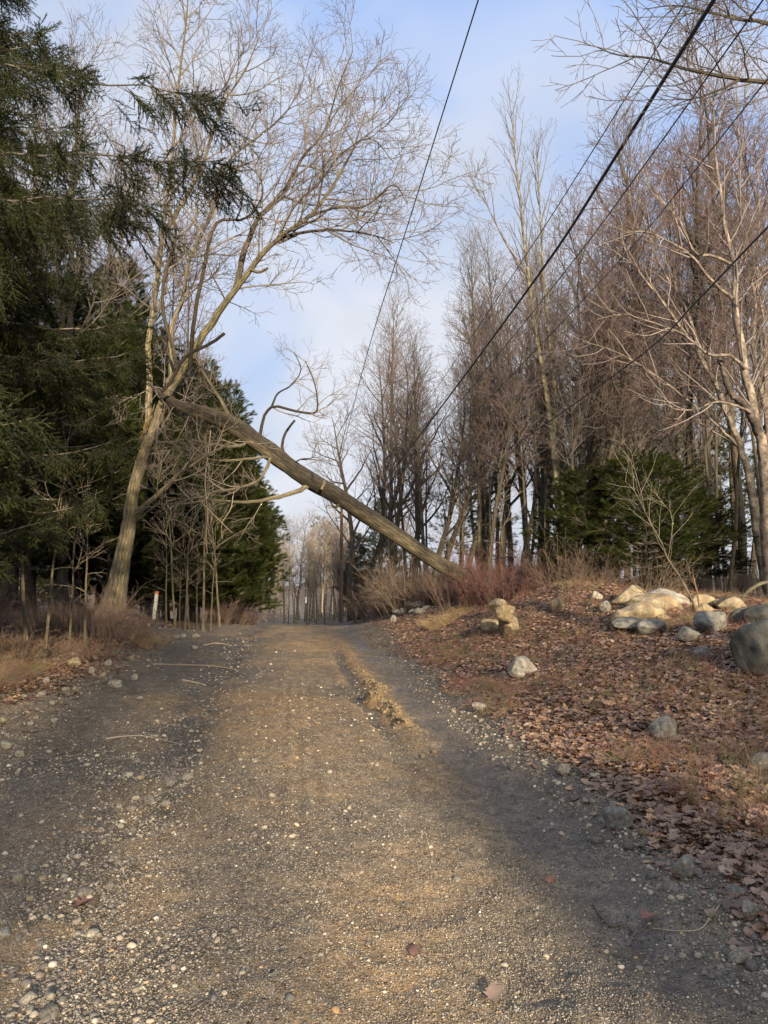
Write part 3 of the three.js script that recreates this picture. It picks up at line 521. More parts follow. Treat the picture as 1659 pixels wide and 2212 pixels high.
{
  const base = W(1062, 1282, 22.5); base.y = H(base.x, base.z);
  const tr = new MB(), cr = new MB(), R = RNG(9);
  const C1 = [0.135, 0.118, 0.10], DK = [0.13, 0.11, 0.092], PAL = [0.40, 0.35, 0.26], DEADT = [0.20, 0.165, 0.13];
  const worn = (dx, al, dz, dy) => { const q = step(0.5, 0.6, n3(dx * 1.1 + 4, al * 0.75, dz + dy)), s = step(0.54, 0.7, n3(al * 0.5, dx + 7, dz * 1.2)); return [lerp(0.9, 2.2, q) * lerp(1, 0.55, s), lerp(0.9, 2.15, q) * lerp(1, 0.54, s), lerp(0.9, 1.9, q) * lerp(1, 0.53, s)]; };
  const line = [[1062, 1284, 22.5], [1045, 1267, 22.3], [952, 1219, 21.8], [852, 1153, 21.2], [785, 1109, 20.8], [718, 1065, 20.3], [652, 1027, 19.8], [612, 997, 19.5], [552, 953, 19], [518, 929, 18.7], [485, 910, 18.4], [440, 893, 18], [402, 882, 17.9], [370, 866, 17.9], [340, 846, 18.0], [322, 828, 18.1]];
  const pts = smooth(line.map(a => W(...a)), 90), rr = pts.map((_, i) => { const t = i / 90; return RW(lerp(31, 37, Math.min(1, t * 2)) * (t > 0.66 ? lerp(1, 0.12, (t - 0.66) / 0.34) : 1), lerp(22.5, 17.5, t)); });
  tube(tr, pts, rr, 20, C1, { rough: 0.14, seed: 2, mottle: worn, uvw: 0.5, capCol: PAL });
  const boughs = [
    // long low boughs sweeping back to the oak
    [[[664, 1050, 19.9], [640, 1062, 19.6], [605, 1073, 19.3], [560, 1082, 19], [518, 1085, 18.7], [460, 1080, 18.3], [403, 1087, 18], [335, 1089, 17.6]], 12, 2.5, PAL],
    [[[585, 985, 19.2], [563, 1033, 18.7], [508, 1055, 18.2], [458, 1063, 17.9], [423, 1078, 17.7], [345, 1073, 17.4]], 8, 2, PAL],
    [[[590, 985, 19.3], [563, 988, 19], [485, 995, 18.5], [438, 988, 18.2], [410, 970, 18], [343, 975, 17.6]], 8, 2, PAL],
    [[[540, 950, 18.9], [518, 963, 18.7], [450, 958, 18.2], [398, 945, 17.8]], 9, 3, LGREY()],
    // boughs standing up from the trunk
    [[[562, 958, 19], [565, 916, 18.9], [585, 880, 18.7], [640, 888, 18.3], [682, 891, 18.1], [686, 863, 18], [678, 825, 18], [660, 780, 18]], 8, 2, DK],
    [[[585, 882, 18.7], [600, 850, 18.6], [625, 835, 18.5], [650, 800, 18.4], [635, 760, 18.3]], 5, 1.6, DK],
    [[[504, 918, 18.5], [478, 868, 18.2], [455, 830, 18], [430, 788, 17.8], [412, 740, 17.7]], 11, 3, LGREY()],
  ];
  function LGREY() { return [0.42, 0.38, 0.31]; }
  for (const [l, w0, w1, c] of boughs) { const [p, r] = limb(tr, l, w0, w1, 24, 8, c); bear(R, [cr], p, r, LIMB2(DEADT, DEADT), 0, 0.55, 0.6); }
  limb(tr, [[614, 994, 19.5], [609, 965, 19.4], [618, 933, 19.3], [637, 908, 19.2]], 8, 5, 12, 7, DK);
  { const [p, r] = limb(tr, [[630, 1004, 19.6], [650, 992, 19.4], [672, 990, 19.2], [682, 983, 19.1]], 4, 1.5, 10, 6, DK); bear(R, [cr], p, r, LIMB2(DK, DK), 1); }
  limb(tr, [[690, 1052, 20], [702, 1040, 19.8], [694, 1058, 19.7]], 9, 7, 6, 7, PAL); limb(tr, [[737, 1086, 20.4], [722, 1096, 20.3], [716, 1090, 20.3]], 8, 3, 5, 7, DK);
  // charred-looking snapped top limb, dangling shoots
  limb(tr, [[350, 846, 17.4], [370, 823, 17.3], [390, 785, 17.2], [412, 762, 17.1], [450, 745, 17], [485, 720, 16.9]], 9, 7, 18, 8, [0.10, 0.085, 0.075]);
  for (const l of [[[455, 930, 18], [450, 975, 17.9], [443, 1040, 17.8], [448, 1110, 17.7], [445, 1160, 17.7], [448, 1195, 17.7]], [[505, 1062, 18.2], [498, 1100, 18.1], [480, 1130, 18], [480, 1165, 17.9]], [[430, 1080, 17.8], [470, 1120, 17.7], [500, 1150, 17.6]]]) limb(cr, l, 3, 1.6, 16, 4, TWIG.tan);
  for (let k = 0; k < 14; k++) { const t = R.r(0.72, 1) * 89, p = pts[Math.floor(t)], q = path(R, p, V(R.g(), R.r(-0.7, 0.9), R.g()).normalize(), R.r(0.8, 2.2), 7, 0.28, -0.02), r = taper(8, 0.012, 0.004); tube(cr, q, r, 4, DEADT); bear(R, [cr], q, r, LIMB2(DEADT, DEADT), 1, 0.7, 0.6); }
  const t = thing('fallen_tree', 'broken dead trunk leaning across the road into the old oak', 'tree', null, base);
  mesh(shift(tr.geo(), base), barkM, 'trunk', t); mesh(shift(cr.geo(), base), twigM, 'crown', t);
  console.log('fallen', tr.i.length / 3, cr.i.length / 3);
}

// ------------------------------------------------------------------ conifers in place
const OLD = (x, d) => onG(x, -d, -0.05);
setConifer(spruces.big, 'spruce_tree', 'tall dark green spruce in front of the old oak', 'tree', null, OLD(-7.5, 12.4), 0.6);
setConifer(spruces.near, 'spruce_tree', 'nearest spruce, only its drooping outer branches in view before the oak', 'tree', null, OLD(-6.8, 8.6), 0);
{
  const grove = [[-8.6, 24, 'groveB', .9], [-9.9, 21.2, 'groveB', .8], [-8.1, 22.4, 'groveB', .62], [-7.4, 24.6, 'edge', .6], [-9.2, 26.4, 'edge', .9], [-10.6, 22.5, 'grove', 1], [-7.2, 27, 'groveB', .85], [-9.4, 28.5, 'grove', 1.05], [-7.9, 31.5, 'edge', .9], [-9.4, 33, 'grove', 1], [-7.9, 36.5, 'edge', .95], [-8.6, 38, 'grove', 1.05], [-8.4, 42, 'edge', 1.0], [-9, 43, 'grove', 1.1], [-9.2, 48, 'edge', 1.05], [-11.5, 27, 'grove', 1], [-12, 32, 'groveB', 1.1], [-11.2, 37, 'grove', 1], [-13.5, 24, 'grove', 1.1], [-14, 29, 'groveB', 1], [-13, 42, 'grove', 1], [-15.5, 36, 'grove', 1], [-7.6, 25.6, 'groveB', .7], [-7.6, 29.2, 'groveB', .75], [-11.5, 17.5, 'groveB', .9], [-14, 19.5, 'grove', 1]];
  const R = RNG(50);
  grove.forEach(([x, d, k, s], i) => setConifer(pines[k], 'pine_tree', k === 'edge' ? 'dense green pine along the edge of the road beyond the oak' : 'pine standing inside the dark grove beyond the oak', 'tree', k === 'edge' ? 'pines at the edge of the road' : 'pines inside the grove', OLD(x, d), R() * 6.28, s));
}
// young soft pines behind the boulders
setConifer(pines.young, 'young_pine', 'bushy bright green young pine behind the boulder pile', 'tree', null, OLD(6.35, 18.4), 0.3, 0.64, 1.4);
setConifer(pines.young, 'young_pine', 'young pine with a bare lower stem beside the bushy young pine', 'tree', null, OLD(5.3, 19.6), 2.4, 0.62, 1.3);
setConifer(pines.young, 'young_pine', 'low dark young pine at the foot of the beech trunks', 'tree', null, OLD(7.9, 19.8), 4.1, 0.5, 1.5);
setConifer(pines.sparse, 'pine_tree', 'dark open-branched pine among bare trunks above the mound', 'tree', null, OLD(7.9, 29), 1.0, 0.72);
setConifer(pines.sparse, 'pine_tree', 'dark pine right behind the lichen-covered twin stems', 'tree', null, OLD(6.6, 26.5), 3.0, 0.56);
for (const [x, d, t, s] of [[9.6, 25, 1, .5], [11.3, 27, 3, .58], [13.2, 29.5, 5, .55], [10.2, 31, 2, .62], [15.2, 33, 0, .6], [12.6, 35, 4, .6], [5.2, 37, 2, .6], [8.4, 36, 3, .55]]) setConifer(pines.sparse, 'pine_tree', 'low dark pine in the understory behind the young pines', 'tree', 'understory pines behind the young pines', OLD(x, d), t, s);
setConifer(pines.sparse, 'pine_tree', 'dim pine in the woods above the foot of the leaning trunk', 'tree', null, OLD(3.4, 34), 2.0, 0.62);
setConifer(pines.edge, 'pine_tree', 'green pine standing behind the utility pole', 'tree', null, OLD(-2.2, 66), 2.0, 0.62);
setConifer(pines.edge, 'pine_tree', 'sunlit pine beyond the utility pole, its rounded top above the brush', 'tree', null, OLD(-0.2, 75), 0.8, 0.95);
setConifer(pines.sparse, 'pine_tree', 'sunlit ragged pine top rising over the golden trees', 'tree', null, OLD(-9.3, 112), 0.5, 1.25);
setConifer(pines.sparse, 'pine_tree', 'sunlit pine beside the beech trunks deep in the woods', 'tree', null, OLD(19.5, 42), 0.5, 0.95);

// ------------------------------------------------------------------ bare woods
{
  const R = RNG(61), K = Object.keys(bare).filter(k => k !== 'gold' && k !== 'pole');
  const sky = [[650, 800], [760, 730], [900, 650], [1050, 570], [1150, 490], [1300, 310], [1500, 170], [1700, 110]];
  const fit = (x, d) => { const px = 829.5 + x / d * F, top = W(px, curve(sky, px), d).y - H(x, -d); return clamp(top / 15.5, 0.55, 1.35); };
  const put = (k, x, d, s, label, group, name = 'bare_tree', tilt = 0, td = 0) => plant(bare[k], name, label, 'tree', group, OLD(x, d), R() * 6.28, s, tilt, td);
  // trees one can tell apart on the bank
  put('spread', 1.9, 27.5, 0.95 * fit(1.9, 27.5), 'gnarled bare oak behind the middle of the leaning trunk', null, 'bare_oak', 0.05, 3);
  put('spreadB', 0.2, 33, 1.05 * fit(0.2, 33), 'grey bare tree with limbs spreading toward the road behind the leaning trunk', null, 'bare_tree', 0.1, 3.1);
  put('tallB', 3.1, 24.5, 0.95 * fit(3.1, 24.5), 'dark thick-stemmed bare tree behind the foot of the leaning trunk', null);
  put('spread', 4.1, 26, 1.05 * fit(4.1, 26), 'dark crooked bare tree standing between the leaning trunk and the twin stems', null);
  put('tall', 3.9, 30, 1.0 * fit(3.9, 30), 'tall straight bare tree behind the foot of the leaning trunk', null);
  for (const [x, d, k] of [[-1.4, 46, 'spread'], [-0.3, 40, 'spreadB'], [-2.4, 57, 'spread'], [1.7, 44, 'spread'], [0.5, 52, 'tall']]) put(k, x, d, R.r(0.95, 1.08) * fit(x, d), 'bare tree', 'brown bare trees between the pole and the leaning trunk');
  // rows of trunks filling the woods
  const zones = [
    [21, 1.2, 13.5, 20, 33, 'slender bare tree in the woods above the boulder bank', 'bare trees above the boulder bank'],
    [15, 1, 21, 33, 48, 'bare tree deeper in the woods above the boulder bank', 'bare trees deep in the woods'],
    [14, 10, 30, 48, 70, 'distant bare tree in the far woods above the bank', 'far bare trees above the bank'],
  ];
  for (const [n, x0, x1, d0, d1, label, group] of zones) for (let k = 0; k < n; k++) {
    const d = R.r(d0, d1), x = lerp(x0, x1 * d / d1, (k + R()) / n), kk = K[R.i(K.length)];
    if (x - XC(d) < 4.6 || (Math.abs(x - 7.5) < 1.2 && Math.abs(d - 19) < 1.5)) continue;
    put(kk, x, d, R.r(0.78, 1.03) * fit(x, d), label, group, 'bare_tree', R.r(0, 0.08), R() * 6.28);
  }
  for (const [x, d, k] of [[7.2, 24, 'maple'], [9.1, 22.5, 'tallB'], [10.6, 25, 'maple'], [12.2, 26, 'tallB'], [13.8, 29, 'maple'], [15.8, 27, 'tallB'], [17.5, 31, 'spreadB'], [6.1, 29.5, 'tallB']]) put(k, x, d, R.r(0.95, 1.05) * fit(x, d), 'bare tree', 'tall bare trees behind the young pines');
  for (let k = 0; k < 18; k++) { const d = R.r(18.5, 30), x = lerp(2, 0.52 * d, R()); if (x - XC(d) < 5) continue; put('pole', x, d, R.r(0.7, 1.1), 'thin young bare tree among the trunks above the bank', 'thin young trees on the bank', 'sapling', R.r(0, 0.12), R() * 6.28); }
  // behind the oak and spruces
  for (const [x, d, k, s] of [[-12.5, 27, 'tall', 1.2], [-10.2, 25.5, 'spreadB', 1.15], [-15, 30, 'spread', 1.25], [-9.3, 30.5, 'maple', 1.2], [-13, 35, 'tall', 1.3], [-17, 27, 'maple', 1.2], [-9.1, 21.6, 'tall', 1.05]]) put(k, x, d, s, 'bare tree rising behind the oak and the spruces', 'bare trees behind the oak');
  put('maple', -11.4, 40, 0.95, 'reddish bare tree behind the pines beyond the oak', null);
  for (let k = 0; k < 20; k++) { const d = R.r(50, 85), x = lerp(-46, -11, (k + R()) / 20) * d / 60; setConifer(pines[k % 2 ? 'grove' : 'edge'], 'pine_tree', 'pine at the dark back of the grove beyond the oak', 'tree', 'pines at the back of the grove', OLD(x, d), R() * 6.28, R.r(0.8, 1.1)); }
  // sunlit trees at the end of the road
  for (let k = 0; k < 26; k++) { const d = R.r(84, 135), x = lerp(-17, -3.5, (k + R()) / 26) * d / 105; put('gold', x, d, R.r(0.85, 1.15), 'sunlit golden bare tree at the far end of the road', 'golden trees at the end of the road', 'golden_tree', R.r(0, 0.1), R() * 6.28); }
  for (let k = 0; k < 22; k++) { const d = R.r(70, 110), x = lerp(-10.5, -4.0, R()) * d / 80; put('pole', x, d, R.r(0.6, 1.0), 'thin sunlit sapling over the crest of the road', 'saplings over the crest', 'sapling'); }
  for (let k = 0; k < 22; k++) { const d = R.r(78, 125), x = lerp(-2, 62, (k + R()) / 22) * d / 110; put(K[R.i(K.length)], x, d, R.r(0.8, 1.0) * Math.min(1.1, fit(x, d)), 'hazy bare tree at the back of the woods', 'bare trees at the back of the woods'); }
  // thin stems in front of the grove
  for (const [px, py, d, s] of [[360, 1352, 21, .42], [379, 1352, 22.4, .6], [388, 1355, 21.2, .3], [399, 1358, 20.5, .5], [410, 1356, 21.6, .36], [438, 1352, 22.5, .7], [455, 1350, 22, .44], [476, 1350, 24, .62], [425, 1352, 23, .32], [95, 1390, 13, .5], [60, 1395, 13.5, .6], [150, 1390, 14, .4], [185, 1385, 14.5, .45]]) { const p = W(px, py, d); const t = plant(bare.stem, 'sapling', px > 300 ? 'thin pale sapling stem beside the orange-topped post' : 'thin brown sapling stem under the spruce branches', 'sapling', px > 300 ? 'sapling stems at the grove edge' : 'sapling stems under the spruce', OLD(p.x, d), R() * 6.28, s * 1.25, R.r(0.02, 0.1), R() * 6.28); }
  // shade trees standing behind the viewer, between the low sun and the road
  for (const [x, z, k, s] of [[5.2, 8.0, 'young', 0.8], [9.0, 11.5, 'young', 1.0], [17, 7.5, 'groveB', 1.15], [18.5, 0.5, 'grove', 1.05], [20.5, 5, 'grove', 1.1], [20, 11, 'grove', 1.1]]) setConifer(pines[k], 'young_pine', 'pine behind the viewer shading the bank', 'tree', 'pines behind the viewer', onG(x, z, -0.05), R() * 6.28, s);
  for (const [x, z, k, s] of [[3.5, 16, 'tallB', 1], [1.2, 13, 'spread', 0.9], [6.2, 20, 'tall', 1.1], [2.4, 23, 'maple', 1.1], [8.5, 15, 'tallB', 1], [11, 22, 'spread', 1.05], [4, 29, 'tall', 1.1]]) plant(bare[k], 'bare_tree', 'bare tree behind the viewer dappling the road', 'tree', 'bare trees behind the viewer', onG(x, z, -0.05), R() * 6.28, s);
}
// lichened twin stems with a narrow crown, beeches, the overhanging limbs, the leaning sapling
function traced(name, label, d, baseAt, stems, mat, L, seed, up) {
  const base = W(...baseAt, d); base.y = H(base.x, base.z); const tr = new MB(), cr = new MB(), R = RNG(seed);
  for (const [list, w0, w1, col, mott, tw] of stems) { const [p, r] = limb(tr, list, w0, w1, 30, 10, col, { mottle: mott, rough: 0.08 }); if (tw !== 0) bear(R, [cr], p, r, L, 0, tw ?? 1); }
  const t = thing(name, label, 'tree', null, base); mesh(shift(tr.geo(), base), mat, 'trunk', t); mesh(shift(cr.geo(), base), twigM, 'crown', t); return t;
}
{
  const patch = (c, f, lo, hi) => (dx, al, dz, dy) => { const q = step(lo, hi, n3(dx * 1.6, al * f, dz * 1.6 + dy) * 0.65 + n3(dx * 6, al * f * 3, dz * 6) * 0.35); return [lerp(1, c[0], q), lerp(1, c[1], q), lerp(1, c[2], q)]; };
  const lich = patch([1.5, 1.5, 1.05], 1.8, 0.44, 0.56), spots = patch([0.35, 0.33, 0.32], 2.6, 0.62, 0.66), mot = patch([1.35, 1.3, 1.2], 1.5, 0.42, 0.6);
  const NAR = (c) => [
    { n: 1.9, perM: true, len: 3.6, start: 0.45, ang: 0.42, segs: 7, sides: 4, wander: 0.09, up: 0.09, r: 0.02, tip: 0.005, endLen: 0.3, col: c },
    { n: 2.0, perM: true, len: 1.0, start: 0.15, ang: 0.5, segs: 4, sides: 3, wander: 0.12, up: 0.07, r: 0.008, tip: 0.004, col: c },
    { n: 3, len: 0.42, start: 0.2, ang: 0.5, segs: 2, sides: 3, wander: 0.15, up: 0.05, r: 0.005, tip: 0.0035, col: c }];
  const d = 23, LC = [0.36, 0.33, 0.27];
  traced('twin_stem_tree', 'lichen-spotted twin-stemmed bare tree with a narrow fan crown, tallest on the bank', d, [1232, 1270], [
    [[[1232, 1275, d], [1222, 1180, d], [1210, 1103, d], [1195, 968, d], [1180, 853, d], [1155, 703, d], [1140, 578, d], [1125, 450, d], [1112, 330, d], [1105, 240, d]], 20, 1.5, LC, lich],
    [[[1228, 1240, d], [1213, 1080, d + .2], [1198, 933, d + .2], [1199, 853, d + .3], [1184, 703, d + .3], [1172, 560, d + .3], [1165, 420, d + .3], [1160, 330, d + .3]], 15, 1.5, LC, lich],
    [[[1140, 600, d], [1090, 520, d - .3], [1050, 440, d - .5], [1020, 390, d - .5]], 5, 1.2, LC, null, 0.8]], smoothM, NAR(TWIG.grey), 71);
  const BL = [
    { n: 2.6, perM: true, len: 2.2, start: 0.3, ang: 0.7, segs: 7, sides: 4, wander: 0.18, up: 0.05, r: 0.022, tip: 0.006, endLen: 0.5, col: [0.27, 0.23, 0.20] },
    { n: 3.2, perM: true, len: 1.0, start: 0.2, ang: 0.65, segs: 5, sides: 3, wander: 0.2, up: 0.05, r: 0.01, tip: 0.0045, col: TWIG.red },
    { n: 4, len: 0.5, start: 0.15, ang: 0.65, segs: 3, sides: 3, wander: 0.22, up: 0.04, r: 0.006, tip: 0.004, col: TWIG.red }];
  const b = 17, BE = [0.50, 0.42, 0.35], DKB = [0.20, 0.17, 0.15];
  traced('beech_tree', 'smooth pinkish beech with black knots and limbs reaching over the bank', b, [1660, 1290], [
    [[[1668, 1290, b], [1656, 1080, b], [1648, 985, b], [1636, 920, b], [1622, 859, b], [1598, 730, b], [1587, 646, b], [1589, 580, b], [1572, 520, b], [1560, 440, b], [1545, 330, b], [1540, 220, b]], 30, 3, BE, spots],
    [[[1640, 935, b - .1], [1612, 880, b - .2], [1577, 845, b - .3], [1560, 790, b - .3], [1552, 770, b - .3]], 20, 9, DKB, null, 0],
    [[[1588, 650, b], [1540, 610, b - .6], [1490, 550, b - 1], [1440, 520, b - 1.4], [1390, 500, b - 1.8], [1340, 505, b - 2]], 9, 1.6, BE, null, 0.8],
    [[[1589, 575, b], [1540, 553, b - .4], [1500, 545, b - .8], [1470, 480, b - 1.2], [1420, 420, b - 1.4], [1380, 330, b - 1.4]], 8, 1.6, BE, null, 0.8],
    [[[1632, 900, b], [1600, 880, b - .6], [1545, 868, b - 1], [1500, 885, b - 1.4], [1450, 880, b - 1.7], [1415, 850, b - 1.9]], 7, 1.6, BE, null, 0.7],
    [[[1612, 800, b], [1580, 770, b - .5], [1530, 765, b - 1], [1480, 725, b - 1.4], [1420, 700, b - 1.8], [1340, 680, b - 2], [1290, 690, b - 2]], 8, 1.6, BE, null, 0.8],
  ], smoothM, BL, 72);
  const e = 18.4;
  traced('birch_tree', 'mottled pale trunk leaning up from beside the beech, splitting into steep boughs', e, [1662, 1290], [
    [[[1664, 1290, e], [1643, 1196, e], [1633, 1126, e], [1624, 1055, e], [1610, 997, e], [1589, 938, e], [1565, 880, e], [1544, 826, e], [1515, 775, e], [1480, 720, e], [1430, 650, e], [1390, 600, e], [1360, 560, e], [1340, 510, e]], 22, 2, [0.42, 0.37, 0.31], mot],
    [[[1515, 775, e], [1490, 690, e + .3], [1465, 640, e + .4], [1420, 560, e + .6], [1390, 470, e + .7], [1375, 380, e + .8]], 10, 1.8, [0.42, 0.37, 0.31], mot],
    [[[1600, 970, e], [1560, 930, e], [1480, 860, e], [1400, 800, e - .3], [1330, 760, e - .5], [1270, 740, e - .8]], 7, 1.5, BE, null, 0.8]], smoothM, BL, 73);
  traced('beech_tree', 'slim curving beech stem standing beyond the mottled birch', 19.5, [1690, 1290], [
    [[[1690, 1290, 19.5], [1668, 1050, 19.5], [1655, 900, 19.5], [1640, 830, 19.5], [1625, 740, 19.5], [1632, 640, 19.5], [1612, 570, 19.5], [1600, 480, 19.5], [1598, 330, 19.5], [1590, 180, 19.5]], 16, 2, BE, spots],
    [[[1655, 900, 19.5], [1650, 700, 19.6], [1636, 600, 19.7], [1640, 450, 19.8], [1630, 300, 19.8]], 9, 2, BE, null]], smoothM, BL, 74);
  // tree beyond the frame whose limbs hang in over the wires
  const h = 7.4, OL = [
    { n: 4.6, perM: true, len: 1.2, start: 0.15, ang: 0.75, segs: 7, sides: 4, wander: 0.22, up: 0.03, r: 0.011, tip: 0.004, endLen: 0.6, col: [0.15, 0.132, 0.115] },
    { n: 4.5, perM: true, len: 0.46, start: 0.2, ang: 0.65, segs: 4, sides: 3, wander: 0.22, up: 0.03, r: 0.006, tip: 0.003, col: [0.20, 0.17, 0.145] },
    { n: 3, len: 0.2, start: 0.2, ang: 0.65, segs: 2, sides: 3, wander: 0.25, up: 0.02, r: 0.004, tip: 0.0025, col: [0.2, 0.165, 0.14] }];
  const LB = [0.30, 0.265, 0.225];
  traced('overhanging_tree', 'bare limbs hanging in over the wires at the top of the view', h, [1960, 1560], [
    [[[1960, 1600, h], [1950, 1100, h], [1945, 600, h], [1930, 200, h], [1900, -200, h], [1880, -500, h]], 60, 30, LB, null, 0],
    [[[1940, 330, h], [1800, 215, h], [1700, 178, h], [1640, 176, h], [1560, 165, h], [1480, 148, h], [1400, 125, h], [1330, 118, h], [1285, 100, h]], 16, 1.6, LB],
    [[[1932, 190, h], [1780, 100, h + .3], [1659, 50, h + .4], [1600, 42, h + .4], [1540, 28, h + .4], [1460, 12, h + .4], [1390, 20, h + .4]], 15, 1.6, LB],
    [[[1600, 172, h], [1540, 200, h - .2], [1480, 215, h - .3], [1430, 205, h - .3]], 6, 1.4, LB],
    [[[1925, 100, h], [1800, -10, h - .4], [1680, -60, h - .5], [1560, -40, h - .6], [1430, -30, h - .6]], 12, 1.6, LB]], barkM, OL, 75);
  const s = 12.6, SG = [0.31, 0.26, 0.19];
  const SL = [{ n: 4.5, perM: true, len: 0.85, start: 0.3, ang: 0.75, segs: 6, sides: 4, wander: 0.14, up: 0.03, r: 0.005, tip: 0.002, endLen: 0.7, col: [0.22, 0.20, 0.13] }, { n: 5, len: 0.32, start: 0.2, ang: 0.7, segs: 3, sides: 3, wander: 0.2, up: 0.03, r: 0.0035, tip: 0.002, col: [0.2, 0.18, 0.12] }];
  traced('leaning_sapling', 'slim leaning sapling growing beside the boulder pile', s, [1508, 1330], [
    [[[1510, 1335, s], [1492, 1290, s], [1468, 1245, s], [1442, 1206, s], [1430, 1175, s], [1405, 1128, s], [1388, 1095, s], [1370, 1060, s], [1350, 1040, s]], 5.5, 1.4, SG],
    [[[1443, 1208, s], [1447, 1180, s], [1452, 1120, s + .1], [1440, 1095, s + .1], [1400, 1070, s + .1]], 2.6, 0.9, SG],
    [[[1392, 1102, s], [1384, 1060, s], [1370, 1010, s], [1362, 960, s]], 2.6, 0.9, SG]], smoothM, SL, 76);
  traced('sapling_shoot', 'short reddish shoot standing next to the leaning sapling', s + .2, [1512, 1325], [
    [[[1512, 1328, s + .2], [1506, 1280, s + .2], [1499, 1250, s + .2], [1496, 1230, s + .2]], 4, 1.2, [0.42, 0.27, 0.19]], [[[1502, 1262, s + .2], [1492, 1245, s + .2], [1488, 1225, s + .2]], 2.5, 1, [0.42, 0.27, 0.19]]], smoothM, [SL[1]], 77);
}

// ------------------------------------------------------------------ brush
function shrub(seed, o) {
  const R = RNG(seed), mb = new MB();
  for (let k = 0; k < o.n; k++) {
    const a = R() * 6.28, r = Math.sqrt(R()) * o.spread, b = V(Math.cos(a) * r, -0.1, Math.sin(a) * r), lean = R.r(0.1, o.lean);
    const p = path(R, b, V(Math.cos(a) * lean, 1, Math.sin(a) * lean).normalize(), o.h * R.r(0.5, 1.1), 7, 0.12, o.up ?? -0.03), rr = taper(8, o.r ?? 0.008, 0.003);
    tube(mb, p, rr, 3, jit(R, o.col, 0.25));
    bear(R, [mb], p, rr, [{ n: o.tw ?? 6, len: o.h * 0.35, start: 0.25, ang: 0.6, segs: 4, sides: 3, wander: 0.2, up: 0, r: 0.005, tip: 0.0025, col: jit(R, o.col, 0.2) }, { n: 3, len: o.h * 0.14, start: 0.3, ang: 0.6, segs: 2, sides: 3, wander: 0.2, up: 0, r: 0.0035, tip: 0.0022, col: o.col }], 0);
  }
  return mb.geo();
}
const shrubs = [shrub(81, { n: 46, h: 1.6, spread: 0.7, lean: 0.6, col: [0.15, 0.075, 0.062] }), shrub(82, { n: 40, h: 1.5, spread: 0.6, lean: 0.7, col: [0.155, 0.105, 0.08] }), shrub(83, { n: 26, h: 2.1, spread: 0.5, lean: 0.8, col: [0.175, 0.13, 0.092], up: -0.06 }), shrub(84, { n: 34, h: 0.8, spread: 0.5, lean: 1.1, col: [0.17, 0.115, 0.08], up: -0.1 })];
{
  const R = RNG(91);
  const bush = (k, x, d, s, label, group) => { const o = mesh(shrubs[k], twigM, 'shrub'); add(o, 'shrub', label, 'shrub', group); o.position.copy(OLD(x, d)); o.rotation.y = R() * 6.28; o.scale.setScalar(s); };
  for (let k = 0; k < 16; k++) { const d = R.r(18.8, 25), p = W(R.r(1035, 1210), 1250, d); bush(0, p.x, d, R.r(0.65, 1.05), 'dark red leafless shrub at the foot of the leaning trunk', 'red shrubs at the foot of the leaning trunk'); }
  for (let k = 0; k < 40; k++) { const d = R.r(21.5, 42), q = R.r(3.9, 8.5); bush(k % 3 ? 1 : 2, XC(d) + q, d, R.r(0.8, 1.45), 'leafless brown shrub in the thicket under the leaning trunk', 'brown shrubs under the leaning trunk'); }
  for (const [px, py] of [[880, 1318], [905, 1312], [940, 1310], [968, 1302], [990, 1296]]) { const p = G(px, py); bush(2, p.x, -p.z, R.r(0.55, 0.85), 'arching tan stems of a shrub on the bank edge', 'arching shrubs on the bank edge'); }
  for (let k = 0; k < 26; k++) { const d = R.r(17.5, 27), x = R.r(4, 0.52 * d); if (x - XC(d) < 6) continue; bush(1 + R.i(2), x, d, R.r(0.5, 0.9), 'leafless brown shrub under the young pines', 'shrubs under the young pines'); }
  for (let k = 0; k < 18; k++) { const d = R.r(12.6, 17), x = R.r(-8.6, -5.2) * (d / 15); bush(k % 3 ? 3 : 1, x, d, R.r(0.6, 0.95), 'dry brown brush at the foot of the spruce and oak', 'brush at the foot of the oak'); }
  for (let k = 0; k < 14; k++) { const d = R.r(30, 60), x = XC(d) - R.r(2.6, 4); bush(1, x, d, R.r(0.6, 1), 'low shrub beside the far bend of the road under the pines', 'shrubs under the far pines'); }
}

// ------------------------------------------------------------------ utility poles and wires
const woodM = std({ map: barkC, bumpMap: barkH, bumpScale: 0.006 }), plain = (r, g, b, o) => new THREE.MeshStandardMaterial({ color: new THREE.Color().setRGB(r, g, b), roughness: 0.6, ...o });
function utilityPole(label, pos, h, extras) {
  const t = thing('utility_pole', label, 'utility pole', 'utility poles', pos);
  const m = new MB(); tube(m, path(RNG(3), V(0, -0.4, 0), V(0, 1, 0), h + 0.4, 10, 0.001, 0), taper(11, 0.16, 0.105), 14, [0.42, 0.29, 0.20], { rough: 0.02 }); mesh(m.geo(), woodM, 'post', t);
  const arm = mesh(new THREE.BoxGeometry(2.3, 0.12, 0.1), plain(0.36, 0.33, 0.29), 'crossarm', t); arm.position.set(0.0, h - 0.12, 0.165);
  for (const s of [-1, 1]) { const b = new MB(); tube(b, [V(s * 0.62, h - 0.17, 0.125), V(s * 0.09, h - 0.68, 0.125)], [0.018, 0.018], 6, [0.3, 0.27, 0.24]); mesh(b.geo(), twigM, 'brace', t); }
  const ins = new THREE.LatheGeometry([[0, 0], [0.018, 0], [0.018, 0.06], [0.055, 0.07], [0.05, 0.1], [0.03, 0.11], [0.045, 0.13], [0.03, 0.17], [0, 0.175]].map(a => new THREE.Vector2(...a)), 12);
  for (const x of [-1.05, 1.05]) { const i = mesh(ins, plain(0.12, 0.10, 0.09, { roughness: 0.25 }), 'insulator', t); i.position.set(x, h - 0.06, 0.165); }
  if (extras) extras(t); return t;
}
const P1 = W(737, 1330, 60); P1.y = H(P1.x, P1.z);
